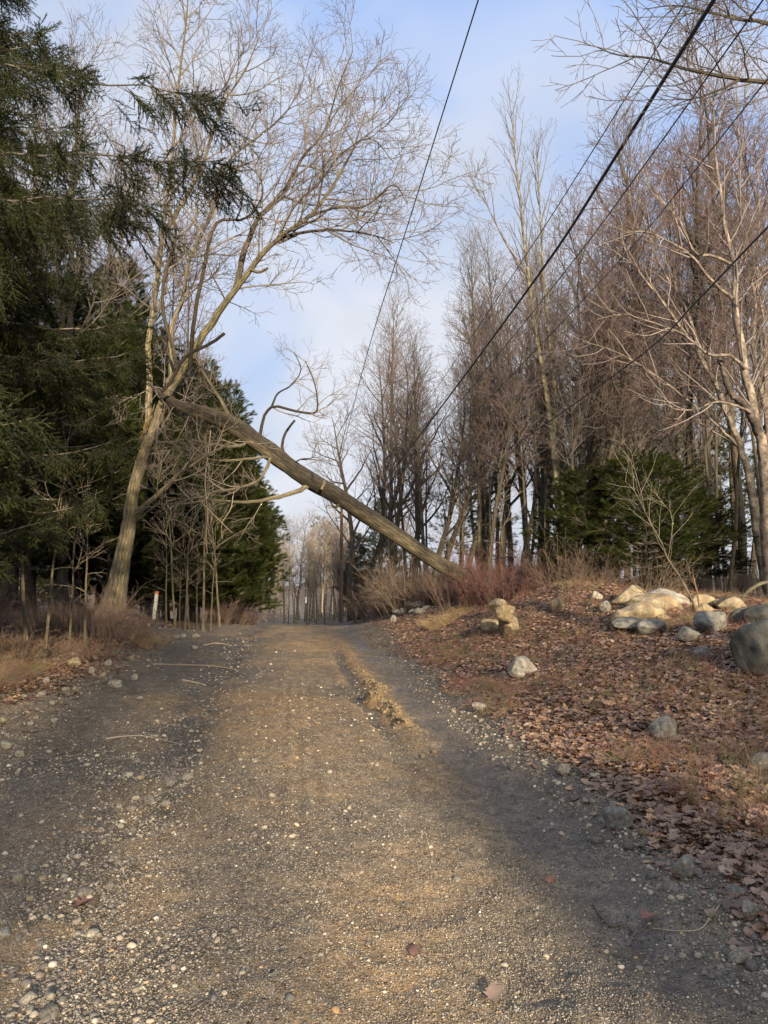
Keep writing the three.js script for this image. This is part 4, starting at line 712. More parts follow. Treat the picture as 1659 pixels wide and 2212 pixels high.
const TOP = W(737, 1096, 60).y, HP = TOP - P1.y + 0.1;
utilityPole('brown wooden utility pole with a crossarm beyond the leaning trunk', P1, HP);
const P2 = W(660, 1340, 122); P2.y = H(P2.x, P2.z);
const HP2 = W(660, 1270, 122).y - P2.y;
utilityPole('small distant utility pole with a white box at the road end', P2, HP2, t => { for (const [y, hh] of [[2.1 + 0.5, 0.42], [2.55 + 0.55, 0.34]]) { const b = mesh(new THREE.CylinderGeometry(0.2, 0.2, hh * 1.3, 16), plain(0.78, 0.78, 0.76, { roughness: 0.4 }), 'transformer', t); b.position.set(0.05, HP2 - 2.6 + y - 2.1, 0.36); } });
{
  const wm = plain(0.035, 0.037, 0.045, { roughness: 0.5 });
  // near ends are where each line passes overhead; far ends meet the pole
  const line = (far, mid, near, r, label) => {
    const n2 = near.clone().addScaledVector(V().subVectors(near, mid).normalize(), 16);
    const c = new THREE.CatmullRomCurve3([far, far.clone().lerp(mid, 0.5).add(V(0, -0.12, 0)), mid, mid.clone().lerp(near, 0.5).add(V(0, -0.02, 0)), near, n2], false, 'centripetal');
    const pts = c.getPoints(90), mb = new MB(); tube(mb, pts, pts.map(() => r), 7, [1, 1, 1]); const base = pts[0];
    const o = mesh(shift(mb.geo(), base), wm, 'wire'); o.position.copy(base); add(o, 'overhead_wire', label, 'wire', 'overhead wires');
  };
  const up = (px, py, h) => { const a = W(px, py, 1); const s = h / (a.y - EYE); return V(a.x * s, EYE + h, -s); };
  const A = h => V(P1.x, P1.y + h, P1.z + 0.13);
  line(V(P1.x - 1.05, TOP + 0.2, P1.z + 0.165), W(800, 740, 17.5), up(1033, 0, 6.6), 0.009, 'thin overhead wire crossing the open sky above the leaning trunk');
  line(V(P1.x + 1.05, TOP + 0.2, P1.z + 0.165), W(1137, 550, 13.5), up(1484, 0, 6.4), 0.008, 'thin wire running just above the thick black cable');
  line(A(HP - 2.4), W(1192, 553, 12), up(1542, 0, 5.0), 0.021, 'thick black overhead cable, the heaviest of the lines');
  line(A(HP - 2.9), W(1247, 553, 11.5), up(1648, 0, 5.0), 0.008, 'thin wire running just below the thick black cable');
  line(A(HP - 3.3), W(1359, 540, 10.5), up(1659, 170, 4.6), 0.007, 'thin wire crossing the reddish twigs beneath the overhanging limbs');
  line(A(HP - 4.2), W(1400, 755, 13), up(1659, 490, 3.9), 0.013, 'lowest black cable sagging in front of the beech trunks');
  for (const [x, h] of [[-1.05, 0.2], [1.05, 0.2], [0.1, -2.4]]) { const a = V(P1.x + x, TOP + h, P1.z + 0.165), b = V(P2.x + x, P2.y + HP2 + h + 0.1, P2.z), m = a.clone().lerp(b, 0.5).add(V(0, -0.7, 0)), mb = new MB(), p = smooth([a, m, b], 24); tube(mb, p, p.map(() => 0.009), 5, [1, 1, 1]); const o = mesh(shift(mb.geo(), a), wm, 'wire'); o.position.copy(a); add(o, 'far_wire', 'far wire running from the utility pole to the distant pole', 'wire', 'far wires'); }
}
// marker post with an orange top
{
  const b = W(332, 1345, 17.6), t0 = W(339, 1278, 17.6); b.y = H(b.x, b.z); const t = thing('marker_post', 'slim white marker post with an orange top at the grove edge', 'post', null, b);
  const tip = V().subVectors(t0, b), dir = tip.clone().normalize(), L = tip.length();
  const m = new MB(); tube(m, [dir.clone().multiplyScalar(-0.25), dir.clone().multiplyScalar(L * 0.4), dir.clone().multiplyScalar(L - 0.05)], [0.043, 0.043, 0.043], 16, [0.62, 0.60, 0.50]); mesh(m.geo(), std({ roughness: 0.55 }), 'shaft', t);
  const c = new MB(); tube(c, [dir.clone().multiplyScalar(L - 0.053), dir.clone().multiplyScalar(L)], [0.0455, 0.0455], 16, [0.62, 0.16, 0.04]); mesh(c.geo(), std({ roughness: 0.6 }), 'cap', t);
  for (const f of [0.3, 0.62]) { const k = new MB(); tube(k, [dir.clone().multiplyScalar(L * f), dir.clone().multiplyScalar(L * f + 0.012)], [0.0455, 0.0455], 16, [0.24, 0.23, 0.2]); mesh(k.geo(), std({ roughness: 0.6 }), 'band', t); }
}

// ------------------------------------------------------------------ rocks
const rockM = std({ map: rockC, bumpMap: rockH, bumpScale: 0.012, roughness: 0.88 });
function rockGeo(seed, o = {}) {           // radius about 1, cut by flat breaks, faceted like split fieldstone
  const R = RNG(seed), g = new THREE.IcosahedronGeometry(1, o.detail ?? 5), p = g.attributes.position, n = p.count, c = new Float32Array(n * 3), uv = g.attributes.uv, v = V();
  const cuts = Array.from({ length: o.cuts ?? 13 }, () => [V(R.g(), R.g(), R.g()).normalize(), R.r(o.lo ?? 0.6, 0.88)]);
  const ox = seed * 3.7, key = new Map();
  for (let k = 0; k < n; k++) {
    v.fromBufferAttribute(p, k).normalize(); const dir = v.clone();
    let r = 1 + 0.34 * (fbm(dir.x * 1.3 + ox, dir.y * 1.3, dir.z * 1.3, 3) - 0.5);
    for (const [m, h] of cuts) { const q = dir.dot(m); if (q > 0.15) r = Math.min(r, lerp(r, h / q, 0.97)); }
    r += 0.05 * (fbm(dir.x * 5 + ox, dir.y * 5, dir.z * 5, 3) - 0.5);
    v.copy(dir).multiplyScalar(r); v.x *= o.sx ?? 1; v.y *= o.sy ?? 0.75; v.z *= o.sz ?? 0.85;
    p.setXYZ(k, v.x, v.y, v.z);
    const L = o.cols ?? [[0.36, 0.31, 0.24], [0.44, 0.40, 0.33], [0.27, 0.25, 0.22]];
    const a = fbm(dir.x * 1.6 + ox, dir.y * 1.6 + 9, dir.z * 1.6, 4), b = fbm(dir.x * 4 + ox, dir.y * 4 + 3, dir.z * 4 + 2, 4);
    const t = step(0.4, 0.6, a), s = step(0.54, 0.64, b);
    for (let q = 0; q < 3; q++) c[k * 3 + q] = lerp(lerp(L[0][q], L[1][q], t), L[2][q], s * 0.75);
  }
  g.computeVertexNormals();
  // join normals across shared corners
  const acc = new Map(), nm = g.attributes.normal, id = k => `${Math.round(p.getX(k) * 5e3)},${Math.round(p.getY(k) * 5e3)},${Math.round(p.getZ(k) * 5e3)}`;
  for (let k = 0; k < n; k++) { const s = id(k); const e = acc.get(s) ?? V(); e.x += nm.getX(k); e.y += nm.getY(k); e.z += nm.getZ(k); acc.set(s, e); }
  for (let k = 0; k < n; k++) { const e = acc.get(id(k)).clone().normalize(); nm.setXYZ(k, e.x, e.y, e.z); }
  for (let k = 0; k < n; k += 3) { const e = V(nm.getX(k), nm.getY(k), nm.getZ(k)), ax = Math.abs(e.x), ay = Math.abs(e.y), az = Math.abs(e.z); for (let q = k; q < k + 3; q++) { const x = p.getX(q), y = p.getY(q), z = p.getZ(q); ay >= ax && ay >= az ? uv.setXY(q, x * 0.8, z * 0.8) : ax > az ? uv.setXY(q, z * 0.8, y * 0.8) : uv.setXY(q, x * 0.8, y * 0.8); } }
  g.setAttribute('color', new THREE.BufferAttribute(c, 3)); return g;
}
const OCHRE = [[0.50, 0.38, 0.22], [0.56, 0.47, 0.32], [0.34, 0.28, 0.20]], GREYR = [[0.33, 0.32, 0.29], [0.42, 0.41, 0.37], [0.22, 0.215, 0.20]], DARKR = [[0.125, 0.13, 0.118], [0.175, 0.18, 0.16], [0.08, 0.08, 0.074]], PALER = [[0.55, 0.51, 0.44], [0.62, 0.58, 0.50], [0.42, 0.38, 0.32]];
let rockSeed = 300;
// a boulder by its middle, width and height in the photograph; sink = part below ground
function boulder(px, py, w, h, cols, label, o = {}) {
  const bot = G(px, py + h * 0.42), d = o.d ?? -bot.z, rx = RW(w, d), ry = RW(h, d), s = ++rockSeed;
  const m = mesh(rockGeo(s, { detail: w > 60 ? 12 : 7, sx: 1, sy: ry / rx * 1.12, sz: o.sz ?? 0.8, cols, cuts: o.cuts, lo: o.lo }), rockM, 'boulder');
  const c = o.d ? W(px, py, o.d) : bot.clone().add(V(0, ry * 0.8, -rx * 0.35));
  m.position.copy(c); m.rotation.y = o.turn ?? 0; m.rotation.z = o.roll ?? 0; m.scale.setScalar(rx * 1.32); 
  add(m, o.name ?? 'boulder', label, o.cat ?? 'boulder', o.group); return m;
}
boulder(1092, 1325, 38, 30, OCHRE, 'sunlit tan boulder on top of the pair on the mound flank', { d: 13.6 });
boulder(1104, 1356, 50, 42, OCHRE, 'wedge-shaped ochre boulder, lowest of the sunlit three on the mound flank', { turn: 0.7, lo: 0.5 });
boulder(1062, 1352, 36, 28, OCHRE, 'smallest ochre rock of the sunlit three on the mound flank');
boulder(1078, 1309, 34, 20, OCHRE, 'rounded tan rock half sunk at the left foot of the mound');
boulder(1205, 1312, 24, 30, OCHRE, 'upright tan rock poking from leaves on the mound face');
boulder(1288, 1288, 24, 16, PALER, 'small pale rock near the crest of the mound');
boulder(1310, 1315, 22, 20, GREYR, 'small grey rock at the near end of the boulder pile');
boulder(1362, 1300, 72, 52, OCHRE, 'tan boulder at the back end of the boulder pile', { d: 13.6 });
boulder(1434, 1300, 86, 44, PALER, 'pale rounded boulder at the back of the boulder pile', { d: 13.7, roll: -0.25 });
boulder(1420, 1312, 112, 50, OCHRE, 'largest ochre boulder on top of the boulder pile, facing the road', { d: 12.9, roll: -0.3, sz: 0.6 });
boulder(1383, 1332, 84, 44, OCHRE, 'broad grey-tan boulder at the front of the boulder pile', { d: 12.5 });
boulder(1340, 1336, 40, 26, OCHRE, 'tan rock wedged at the front corner of the boulder pile', { d: 12.4 });
boulder(1370, 1350, 66, 26, GREYR, 'flat grey rock half buried below the boulder pile');
boulder(1415, 1356, 54, 26, GREYR, 'low grey rock under the largest ochre boulder');
boulder(1437, 1335, 26, 12, OCHRE, 'little yellow stone under the largest ochre boulder');
boulder(1520, 1300, 52, 26, OCHRE, 'flat tan boulder behind the leaning sapling');
boulder(1525, 1322, 34, 22, OCHRE, 'tan rock at the foot of the leaning sapling');
boulder(1580, 1308, 52, 32, OCHRE, 'orange-edged boulder behind the green-grey boulders');
boulder(1542, 1345, 62, 42, GREYR, 'pale grey boulder beside the green-grey boulders');
boulder(1598, 1345, 58, 46, DARKR, 'green-grey boulder leaning on the biggest dark one', { d: 10.6 });
boulder(1648, 1335, 76, 56, DARKR, 'mossy green-grey boulder on top of the dark heap', { d: 10.3 });
boulder(1648, 1358, 72, 26, PALER, 'flat tan boulder sandwiched in the dark heap', { d: 9.6 });
boulder(1662, 1398, 128, 100, DARKR, 'biggest dark boulder at the bottom of the heap', { d: 8.3 });
boulder(1492, 1374, 46, 26, GREYR, 'grey rock set in leaves below the leaning sapling');
boulder(1520, 1418, 34, 26, GREYR, 'small grey rock in the leaves below the dark heap');
boulder(1135, 1445, 66, 34, PALER, 'pale speckled wedge-shaped boulder alone on the leaf bank', { turn: 0.4, lo: 0.5 });
boulder(1440, 1580, 56, 40, GREYR, 'grey-green boulder half buried low on the leaf bank');
boulder(1655, 1655, 40, 34, PALER, 'cream rock at the edge of the view on the leaf bank');
boulder(1338, 1778, 54, 38, GREYR, 'angular grey stone at the edge of the wet track', { lo: 0.55, cuts: 12 });
boulder(1484, 1883, 40, 34, PALER, 'cream-coloured stone on the verge gravel', {});
boulder(1222, 1666, 28, 22, PALER, 'smooth tan stone beside the wet track', {});
boulder(1245, 1670, 22, 16, DARKR, 'small dark stone touching the smooth tan stone', {});
boulder(1625, 1984, 34, 32, PALER, 'split white stone on the verge gravel near the view edge', { lo: 0.5, cuts: 12 });
boulder(1606, 2078, 38, 28, PALER, 'two-toned angular stone on the near verge', { lo: 0.5 });
boulder(1034, 1530, 26, 18, PALER, 'pale stone at the edge of the road below the speckled boulder', {});
boulder(1327, 1741, 18, 13, PALER, 'white pebble behind the angular grey stone', {});
boulder(1343, 1752, 20, 17, GREYR, 'grey stone resting behind the angular grey stone', {});
boulder(1390, 1800, 20, 13, OCHRE, 'pinkish stone in front of the oak leaf', {});
boulder(1530, 1890, 18, 15, OCHRE, 'round tan stone next to the cream-coloured stone', {});
boulder(1590, 1930, 38, 18, GREYR, 'flat grey stone on the verge above the split white stone', {});
boulder(180, 1365, 42, 34, GREYR, 'mossy boulder at the foot of the oak mound', {});
for (const [px, py, w, h] of [[858, 1325, 22, 14], [880, 1310, 26, 18], [905, 1308, 34, 14], [870, 1322, 16, 12], [790, 1312, 18, 14], [780, 1322, 12, 8], [892, 1322, 16, 10], [850, 1338, 14, 12], [905, 1320, 22, 12], [925, 1312, 20, 8]]) boulder(px, py, w, h, GREYR, 'grey stone in the tumbled wall under the leaning trunk', { group: 'tumbled stones under the leaning trunk', name: 'wall_stone', cat: 'stone' });
for (const [px, py, w, h, t] of [[250, 1478, 26, 14, 1], [160, 1432, 26, 16, 2], [100, 1472, 14, 11, 1], [197, 1450, 13, 13, 1], [234, 1434, 15, 13, 1], [290, 1466, 13, 12, 1], [142, 1491, 14, 7, 1], [88, 1500, 16, 8, 1], [300, 1508, 13, 6, 1], [52, 1506, 12, 6, 1], [118, 1556, 14, 9, 1], [42, 1630, 18, 14, 1], [12, 1612, 22, 14, 1], [112, 1520, 11, 7, 1], [395, 1375, 13, 8, 1], [380, 1376, 14, 9, 0], [423, 1375, 14, 9, 1], [420, 1400, 12, 8, 1], [404, 1680, 20, 13, 1], [363, 1692, 26, 16, 0], [325, 1737, 20, 15, 0], [358, 1740, 17, 10, 1], [282, 1752, 15, 10, 1], [422, 1770, 11, 10, 2], [242, 1868, 0, 0, 1]]) if (w) boulder(px, py, w, h, [GREYR, PALER, OCHRE][t], px > 310 && py > 1600 ? 'stone lying in the wheel rut full of coarse gravel' : t === 2 ? 'orange stone on the pebbly verge in front of the oak' : t ? 'pale stone on the pebbly verge in front of the oak' : 'grey stone on the pebbly verge in front of the oak', { group: px > 310 && py > 1600 ? 'stones in the wheel rut' : 'stones on the oak side verge', name: 'stone', cat: 'stone' });

const small = [0, 1, 2, 3].map(k => rockGeo(500 + k, { detail: 2, cols: [[1, 1, 1], [1, 1, 1], [0.75, 0.75, 0.74]], sy: 0.62, sz: 0.85 }));
const tiny = [0, 1].map(k => rockGeo(520 + k, { detail: 1, cols: [[1, 1, 1], [1, 1, 1], [0.8, 0.8, 0.8]], sy: 0.62, sz: 0.85 }));
const pebM = std({ roughness: 0.7 }), gritM = std({ roughness: 0.75 });
const pebCol = R => { const q = R(); const k = R.r(0.8, 1.2); return (q < 0.40 ? [0.14, 0.125, 0.105] : q < 0.72 ? [0.24, 0.20, 0.15] : q < 0.92 ? [0.36, 0.30, 0.22] : q < 0.975 ? [0.52, 0.47, 0.38] : [0.45, 0.28, 0.13]).map(v => v * k); };
function scatter(name, label, category, geos, mat, items) {
  const g = new THREE.Group(); add(g, name, label, category, null, 'stuff');
  geos.forEach((geo, k) => { const list = items.filter((_, i) => i % geos.length === k); const im = placed(list, geo, mat, 'scatter', true); im.name = name + '_pieces'; g.add(im); });
}
{
  // single stones of the verges, then gravel and grit
  const R = RNG(401), cnt = { a: 0 };
  const verge = (n, q0, q1, d0, d1, s0, s1, label, group) => { for (let k = 0; k < n; k++) { const d = d0 * Math.pow(d1 / d0, R()), x = XC(d) + lerp(q0, q1, R()); if (Math.abs(x) > 0.5 * d + 0.3) continue; const s = R.r(s0, s1) * (0.7 + 0.6 * R()), m = new THREE.Mesh(small[R.i(4)], stoneMats[R.i(stoneMats.length)]); shade(m); add(m, 'stone', label, 'stone', group); m.position.copy(onG(x, -d, s * 0.22)); m.rotation.set(R.g() * 0.3, R() * 6.28, R.g() * 0.3); m.scale.setScalar(s); } };
  const stoneMats = [[0.58, 0.53, 0.44], [0.46, 0.41, 0.33], [0.32, 0.29, 0.25], [0.5, 0.42, 0.28], [0.24, 0.225, 0.2]].map(c => std({ color: new THREE.Color().setRGB(...c), map: rockC, bumpMap: rockH, bumpScale: 0.004, roughness: 0.85 }));
  verge(110, -4.6, -2.3, 4.5, 15, 0.03, 0.062, 'small stone scattered on the pebbly verge in front of the oak', 'small stones on the oak side verge');
  verge(46, -1.3, -0.65, 2.6, 9, 0.018, 0.04, 'small stone in the gravelly wheel rut on the oak side', 'small stones in the oak side rut');
  verge(70, 1.95, 2.75, 2.6, 10, 0.018, 0.042, 'small stone on the dark verge below the leaf bank', 'small stones below the leaf bank');
  const rough = [], grit = [];
  for (let k = 0; k < 58000; k++) {
    const d = 2.3 * Math.pow(9, Math.pow(R(), 1.15)), x = lerp(-0.5, 0.5, R()) * (d * 1.02 + 2.2), z = zone(x, -d);
    const rut = Math.exp(-(((z.q + 0.93) / 0.42) ** 2)), vr = Math.exp(-(((z.q - 2.3) / 0.42) ** 2)), vl = step(-2.0, -2.8, z.q) * step(-5.5, -4.2, z.q);
    const w = 0.06 + 0.55 * rut + 0.9 * vr + 0.8 * vl + 0.5 * z.wet - 0.3 * z.track; if (R() > w || z.litterR > 0.7 && R() < 0.92) continue;
    const s = R.r(0.005, 0.011) * (R() < 0.14 ? R.r(1.3, 2.6) : 1) * (0.75 + Math.min(d, 8) * 0.07);
    rough.push({ p: onG(x, -d, s * 0.1), dir: V(R.g() * 0.4, 1, R.g() * 0.4).normalize(), tw: R() * 6.28, s, c: pebCol(R) });
  }
  for (let k = 0; k < 370000; k++) {
    const d = 2.3 * Math.pow(4.2, Math.pow(R(), 1.2)), x = lerp(-0.5, 0.5, R()) * (d * 1.02 + 2.0), z = zone(x, -d);
    if (R() > 0.85 - 0.75 * clamp(z.track) || z.litterR > 0.6) continue;
    const s = R.r(0.0018, 0.0046) * (R() < 0.1 ? 1.5 : 1);
    grit.push({ p: onG(x, -d, s * 0.1), dir: V(R.g() * 0.5, 1, R.g() * 0.5).normalize(), tw: R() * 6.28, s, c: pebCol(R) });
  }
  const clods = [];
  for (let k = 0; k < 420; k++) { const d = k < 330 ? R.r(7.8, 11.6) : R.r(6.5, 16), w2 = (n3(d * 1.3, 9.5, 4) - 0.5) * 0.2, x = XC(d) + 1.30 - w2 * 1.6 + R.g() * 0.13, s = R.r(0.008, 0.022) * (R() < 0.2 ? 1.8 : 1), t = R.r(0.75, 1.15); clods.push({ p: onG(x, -d, s * 0.25), dir: V(R.g(), 1, R.g()).normalize(), tw: R() * 6.28, s, c: [0.20 * t, 0.145 * t, 0.08 * t] }); }
  scatter('mud_clods', 'crumbled ochre mud clods along the wheel rut ridge', 'mud', small, gritM, clods);
  scatter('gravel', 'loose gravel and pebbles on the road and verges', 'gravel', small, pebM, rough);
  scatter('road_grit', 'coarse sandy grit over the near road', 'gravel', tiny, gritM, grit);
  console.log('gravel', rough.length, 'grit', grit.length);
}

// ------------------------------------------------------------------ leaves, needles and dry grass
function oakLeaf(seed, curl) {
  const R = RNG(seed), out = [], n = 9;
  for (const s of [1, -1]) { const side = []; for (let k = 1; k < n; k++) { const t = k / n, env = 0.30 * Math.sin(Math.PI * Math.pow(t, 0.8)), lobe = k % 2 ? 1.15 : 0.78; side.push([s * env * lobe * R.r(0.85, 1.15), t]); } out.push(side); }
  const ring = [[0, 0], ...out[0], [0, 1], ...out[1].reverse()], p = [], uv = [], ix = [], c = [];
  const lift = (x, y) => curl * (x * x * 2.2 + (y - 0.5) * (y - 0.5) * 0.7) + 0.03 * Math.sin(x * 14 + y * 9);
  for (const y of [0.15, 0.4, 0.65, 0.88]) { p.push(0, lift(0, y), y - 0.5); }
  for (const [x, y] of ring) p.push(x, lift(x, y), y - 0.5);
  for (let k = 0; k < p.length / 3; k++) { uv.push(p[k * 3], p[k * 3 + 2]); c.push(1, 1, 1); }
  const N = ring.length, mid = y => y < 0.27 ? 0 : y < 0.52 ? 1 : y < 0.77 ? 2 : 3;
  for (let k = 0; k < N; k++) { const a = k, b = (k + 1) % N, ma = mid(ring[a][1]), mb = mid(ring[b][1]); ix.push(4 + a, 4 + b, ma); if (ma !== mb) ix.push(4 + b, mb, ma); }
  const g = new THREE.BufferGeometry(); g.setAttribute('position', new THREE.Float32BufferAttribute(p, 3)); g.setAttribute('uv', new THREE.Float32BufferAttribute(uv, 2)); g.setAttribute('color', new THREE.Float32BufferAttribute(c, 3)); g.setIndex(ix); g.computeVertexNormals(); return g;
}
const leaves = [oakLeaf(601, 0.5), oakLeaf(602, -0.7), oakLeaf(603, 0.9), oakLeaf(604, 0.15)];
const leafM = leafMat({ roughness: 0.42 });
const leafCol = R => { const q = R(), k = R.r(0.5, 1.1); return (q < 0.45 ? [0.21, 0.12, 0.075] : q < 0.75 ? [0.28, 0.175, 0.115] : q < 0.93 ? [0.36, 0.235, 0.15] : [0.44, 0.26, 0.13]).map(v => v * k); };
{
  const R = RNG(611), L = [];
  const drop = (x, d, s) => { const n = GN(x, -d); n.x += R.g() * 0.5; n.z += R.g() * 0.5; n.normalize(); L.push({ p: onG(x, -d, R.r(0.003, 0.02)), dir: n, tw: R() * 6.28, s, c: leafCol(R) }); };
  for (let k = 0; k < 230000 && L.length < 84000; k++) { const d = 2.4 * Math.pow(10.8, Math.pow(R(), 0.85)), q = 2.1 + Math.pow(R(), 0.9) * Math.min(9, d * 0.75 + 1.2), x = XC(d) + q; if (x > d * 0.52 + 2.0) continue; const z = zone(x, -d); if (R() > z.litterR * 0.95 + (q > 1.9 && q < 2.6 ? 0.05 : 0)) continue; drop(x, d, R.r(0.045, 0.10)); }
  const nr = L.length;
  for (let k = 0; k < 42000; k++) { const d = 7 * Math.pow(3.4, R()), q = -2.5 - R() * d * 0.4, x = XC(d) + q; if (x < -d * 0.52 - 2) continue; const z = zone(x, -d); if (R() > z.litterL * 0.9 + 0.03) continue; drop(x, d, R.r(0.05, 0.10)); }
  scatter('leaf_litter', 'brown fallen oak leaves carpeting the banks', 'leaf litter', leaves, leafM, L);
  console.log('leaves', nr, L.length);
  // dry grass: single bent blades in loose tufts
  const blades = [0, 1].map(s => { const RR = RNG(620 + s), mb = new MB(); for (let k = 0; k < 16; k++) { const a = RR() * 6.28, p = path(RR, V(RR.g() * 0.05, 0, RR.g() * 0.05), V(Math.cos(a) * 0.5, 1, Math.sin(a) * 0.5).normalize(), RR.r(0.5, 1.05), 5, 0.14, -0.22); tube(mb, p, taper(6, 0.006, 0.0025), 3, [1, 1, 1]); } return mb.geo(); });
  const T = [], RR = RNG(630);
  const tuft = (x, d, s, c) => T.push({ p: onG(x, -d, -0.01), dir: GN(x, -d).add(V(RR.g() * 0.3, 0.4, RR.g() * 0.3)).normalize(), tw: RR() * 6.28, s, c: c.map(v => v * RR.r(0.7, 1.25)) });
  for (let k = 0; k < 5200; k++) { const d = 5.5 * Math.pow(4, RR()), q = 2.3 + RR() * Math.min(8, d * 0.7), x = XC(d) + q; if (n3(x * 0.9, d * 0.9, 77) < 0.60 + 0.1 * RR()) continue; tuft(x, d, RR.r(0.12, 0.28), [0.25, 0.155, 0.09]); }
  for (let k = 0; k < 2600; k++) { const d = RR.r(9.5, 19), q = -3.6 - RR() * d * 0.36, x = XC(d) + q; if (n3(x * 0.9, d * 0.9, 79) < 0.42) continue; tuft(x, d, RR.r(0.15, 0.42), [0.24, 0.165, 0.095]); }
  for (let k = 0; k < 2600; k++) { const d = 4 * Math.pow(5, RR()), q = 2.7 + RR() * Math.min(8, d * 0.7), x = XC(d) + q, a = RR() * 6.28; if (n3(x * 0.7, d * 0.7, 87) < 0.38) continue; T.push({ p: onG(x, -d, 0.012), dir: GN(x, -d).multiplyScalar(0.35).add(V(Math.cos(a), 0.05, Math.sin(a) + 0.5)).normalize(), tw: RR() * 6.28, s: RR.r(0.16, 0.32), c: [0.24, 0.15, 0.09].map(v => v * RR.r(0.6, 1.2)) }); }
  scatter('dry_grass', 'matted dry grass on the banks', 'grass', blades, std({ roughness: 0.8 }), T);
  // clumps one can single out
  for (const [px, py, n, s, lab] of [[955, 1352, 40, 0.45, 'big tan clump of dry grass at the road edge under the bank'], [1000, 1330, 20, 0.36, 'tan clump of dry grass above the big roadside clump'], [1245, 1275, 9, 0.36, 'dry grass clump on the crest of the mound'], [320, 1390, 26, 0.45, 'tan grass clump in front of the oak mound']]) {
    const c = G(px, py), gs = [], R2 = RNG(px); for (let k = 0; k < n; k++) { const a = R2() * 6.28, r = Math.sqrt(R2()) * 0.38, x = c.x + Math.cos(a) * r, z = c.z + Math.sin(a) * r; const g = blades[k % 2].clone(); g.rotateY(R2() * 6.28); g.scale(s, s * 1.15, s); g.translate(x - c.x, H(x, z) - c.y - 0.02, z - c.z); gs.push(g); }
    const o = mesh(mergeGeometries(gs), std({ color: new THREE.Color().setRGB(0.34, 0.24, 0.13), roughness: 0.8 }), 'grass_clump'); o.position.copy(c); add(o, 'grass_clump', lab, 'grass clump');
  }
  // leaves and sticks lying singly on the road
  for (const [px, py, s, c, lab, k] of [[1068, 2165, 0.11, [0.30, 0.21, 0.15], 'pale tan leaf lying flat on the near road', 0], [175, 1968, 0.12, [0.16, 0.08, 0.06], 'dark wet leaf in the gravel of the wheel rut', 2], [1418, 1812, 0.13, [0.42, 0.20, 0.10], 'orange-brown oak leaf beside the angular grey stone', 3], [1400, 2008, 0.09, [0.24, 0.10, 0.07], 'folded red-brown leaf beside the forked twig', 2], [1190, 1905, 0.08, [0.22, 0.11, 0.06], 'small brown leaf at the edge of the wet track', 1], [895, 2065, 0.07, [0.14, 0.075, 0.055], 'little dark leaf in the middle of the near road', 1]]) { const m = shade(new THREE.Mesh(leaves[k], leafMat({ color: new THREE.Color().setRGB(...c), roughness: 0.55 }))), p = G(px, py); m.position.copy(p).y += 0.02; m.rotation.set(0.1, px, 0.12); m.scale.setScalar(s * 1.1); add(m, 'oak_leaf', lab, 'leaf'); }
  for (const [l, w, c, lab] of [
    [[[1280, 1962], [1300, 1985], [1320, 2003], [1350, 2010], [1372, 2018]], 6, [0.10, 0.08, 0.065], 'dark crooked twig lying on the near wet verge'],
    [[[1554, 1960], [1530, 2000], [1512, 2030], [1470, 2028], [1410, 2020]], 4, [0.42, 0.34, 0.22], 'straw-coloured bent stalk on the near verge'],
    [[[228, 1600], [270, 1592], [310, 1592], [360, 1604], [400, 1612]], 5, [0.24, 0.20, 0.16], 'long pale branch lying across the verge gravel'],
    [[[1010, 1792], [1060, 1796], [1112, 1800]], 3.5, [0.14, 0.11, 0.09], 'thin dark twig across the wet track'],
    [[[460, 2080], [478, 2092], [496, 2104]], 6, [0.12, 0.09, 0.07], 'short dark stick on the near road'],
    [[[330, 1436], [390, 1438], [450, 1440], [505, 1446]], 6, [0.22, 0.17, 0.12], 'fallen stick along the verge opposite the speckled boulder'],
    [[[440, 1395], [470, 1391], [500, 1396]], 5, [0.38, 0.31, 0.22], 'pale stick at the oak side road edge'],
    [[[395, 1470], [425, 1476], [445, 1484]], 5, [0.40, 0.33, 0.23], 'short pale branch near the gravel verge'],
    [[[860, 1655], [880, 1652], [905, 1656]], 3, [0.12, 0.1, 0.08], 'tiny dark twig in the middle of the road']]) {
    const p = smooth(l.map(a => G(...a).add(V(0, 0.008, 0))), 14), b = p[0].clone(), mb = new MB(), r = RW(w * 0.72, -b.z); tube(mb, p, taper(15, r, r * 0.5), 6, c, { rough: 0.2 }); const o = mesh(shift(mb.geo(), b), twigM, 'stick'); o.position.copy(b); add(o, 'stick', lab, 'stick'); }
}
// pale dead branch lying behind the dark boulders
{
  const mb = new MB(), l = [[1604, 1290, 12.4], [1620, 1275, 12.4], [1640, 1262, 12.4], [1665, 1256, 12.5], [1700, 1245, 12.5]].map(a => W(...a)), b = l[0].clone(); tube(mb, smooth(l, 14), taper(15, 0.02, 0.035), 8, [0.5, 0.47, 0.36], { rough: 0.1 }); const o = mesh(shift(mb.geo(), b), barkM, 'dead_branch'); o.position.copy(b); add(o, 'dead_branch', 'pale dead branch arching behind the dark boulder heap', 'branch');
}

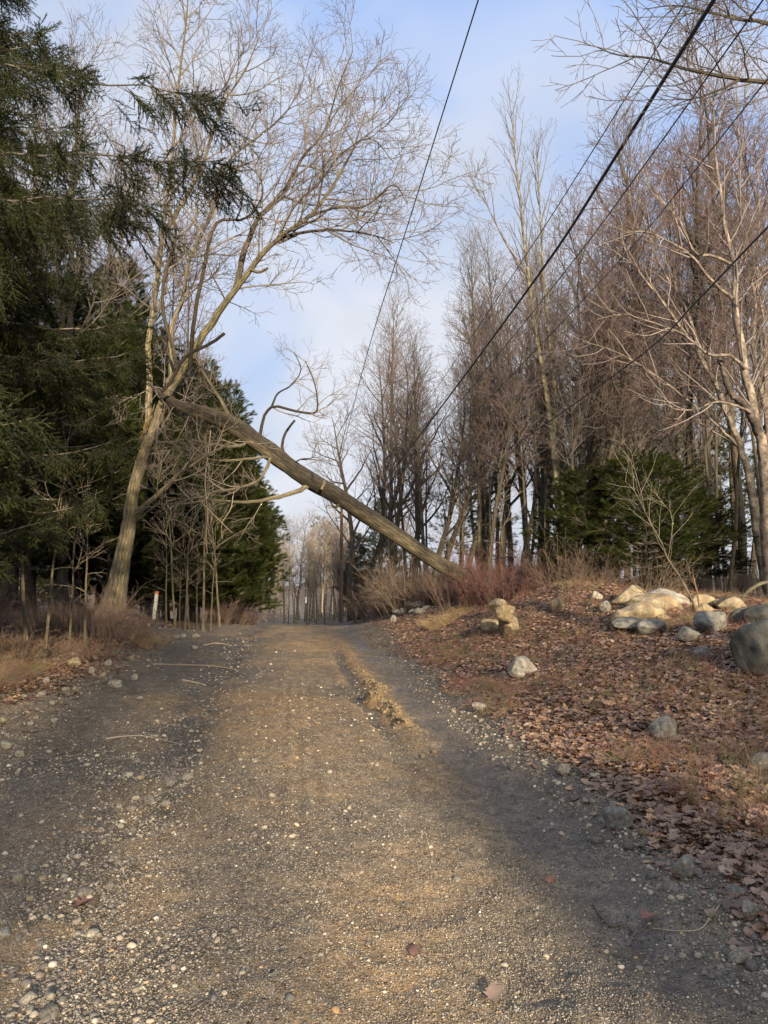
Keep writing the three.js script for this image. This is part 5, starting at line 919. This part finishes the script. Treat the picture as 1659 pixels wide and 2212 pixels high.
// tell look-alikes apart by their order along the view
{
  const ORD = ['first', 'second', 'third', 'fourth', 'fifth', 'sixth', 'seventh', 'eighth', 'ninth', 'tenth', 'eleventh', 'twelfth', 'thirteenth', 'fourteenth', 'fifteenth', 'sixteenth', 'seventeenth', 'eighteenth', 'nineteenth', 'twentieth', 'twenty-first', 'twenty-second', 'twenty-third', 'twenty-fourth', 'twenty-fifth', 'twenty-sixth'];
  const order = (group, fmt, from = 1) => { const L = scene.children.filter(o => o.userData.group === group).sort((a, b) => from * (a.position.x / -a.position.z - b.position.x / -b.position.z)); if (L.length <= ORD.length) L.forEach((o, k) => { o.userData.label = fmt(ORD[k]); }); };
  order('bare trees above the boulder bank', n => `${n} slender bare tree above the boulder bank, counted from the leaning trunk`);
  order('bare trees deep in the woods', n => `${n} bare tree deeper in the woods over the bank, counted from the leaning trunk`);
  order('far bare trees above the bank', n => `${n} distant bare tree in the far woods, counted from the utility pole`);
  order('thin young trees on the bank', n => `${n} thin young tree among the bank trunks, counted from the leaning trunk`);
  order('pines at the edge of the road', n => `${n} dense green pine at the road edge, counted from the oak`);
  order('pines inside the grove', n => `${n} pine inside the dark grove, counted from the spruce`);
  order('pines at the back of the grove', n => `${n} pine at the dark back of the grove, counted from the spruce`);
  order('bare trees behind the oak', n => `${n} bare tree rising behind the spruces, counted from the spruce to the oak`);
  order('golden trees at the end of the road', n => `${n} sunlit golden tree at the road end, counted from the grove`);
  order('saplings over the crest', n => `${n} thin sunlit sapling over the road crest, counted from the grove`);
  order('sapling stems at the grove edge', n => `${n} thin pale sapling stem at the grove edge, counted from the orange-topped post`);
  order('sapling stems under the spruce', n => `${n} thin brown stem under the spruce branches, counted toward the oak`);
  order('bare trees at the back of the woods', n => `${n} hazy bare tree at the back of the woods, counted from the utility pole`);
  order('tall bare trees behind the young pines', n => `${n} tall bare tree behind the young pines, counted toward the beech`);
  order('understory pines behind the young pines', n => `${n} low dark understory pine behind the young pines, counted toward the beech`);
  order('brown bare trees between the pole and the leaning trunk', n => `${n} twiggy brown tree behind the leaning trunk, counted from the utility pole`);
  order('arching shrubs on the bank edge', n => `${n} arching tan shrub on the bank edge, counted from the utility pole`);
  order('red shrubs at the foot of the leaning trunk', n => `${n} dark red shrub at the leaning trunk's foot, counted from the trunk`);
  order('shrubs under the young pines', n => `${n} leafless shrub under the young pines, counted from the mound`);
  order('brush at the foot of the oak', n => `${n} dry brown brush clump under the spruce, counted toward the oak`);
  order('shrubs under the far pines', n => `${n} low shrub under the far pines, counted from the oak`);
  order('tumbled stones under the leaning trunk', n => `${n} grey stone of the tumbled wall under the leaning trunk, counted from the road`);
  order('stones in the wheel rut', n => `${n} stone in the gravelly wheel rut, counted from the oak side verge`);
  order('stones on the oak side verge', n => `${n} larger stone on the pebbly verge before the oak, counted from the spruce`);
}
renderer.render(scene, camera);
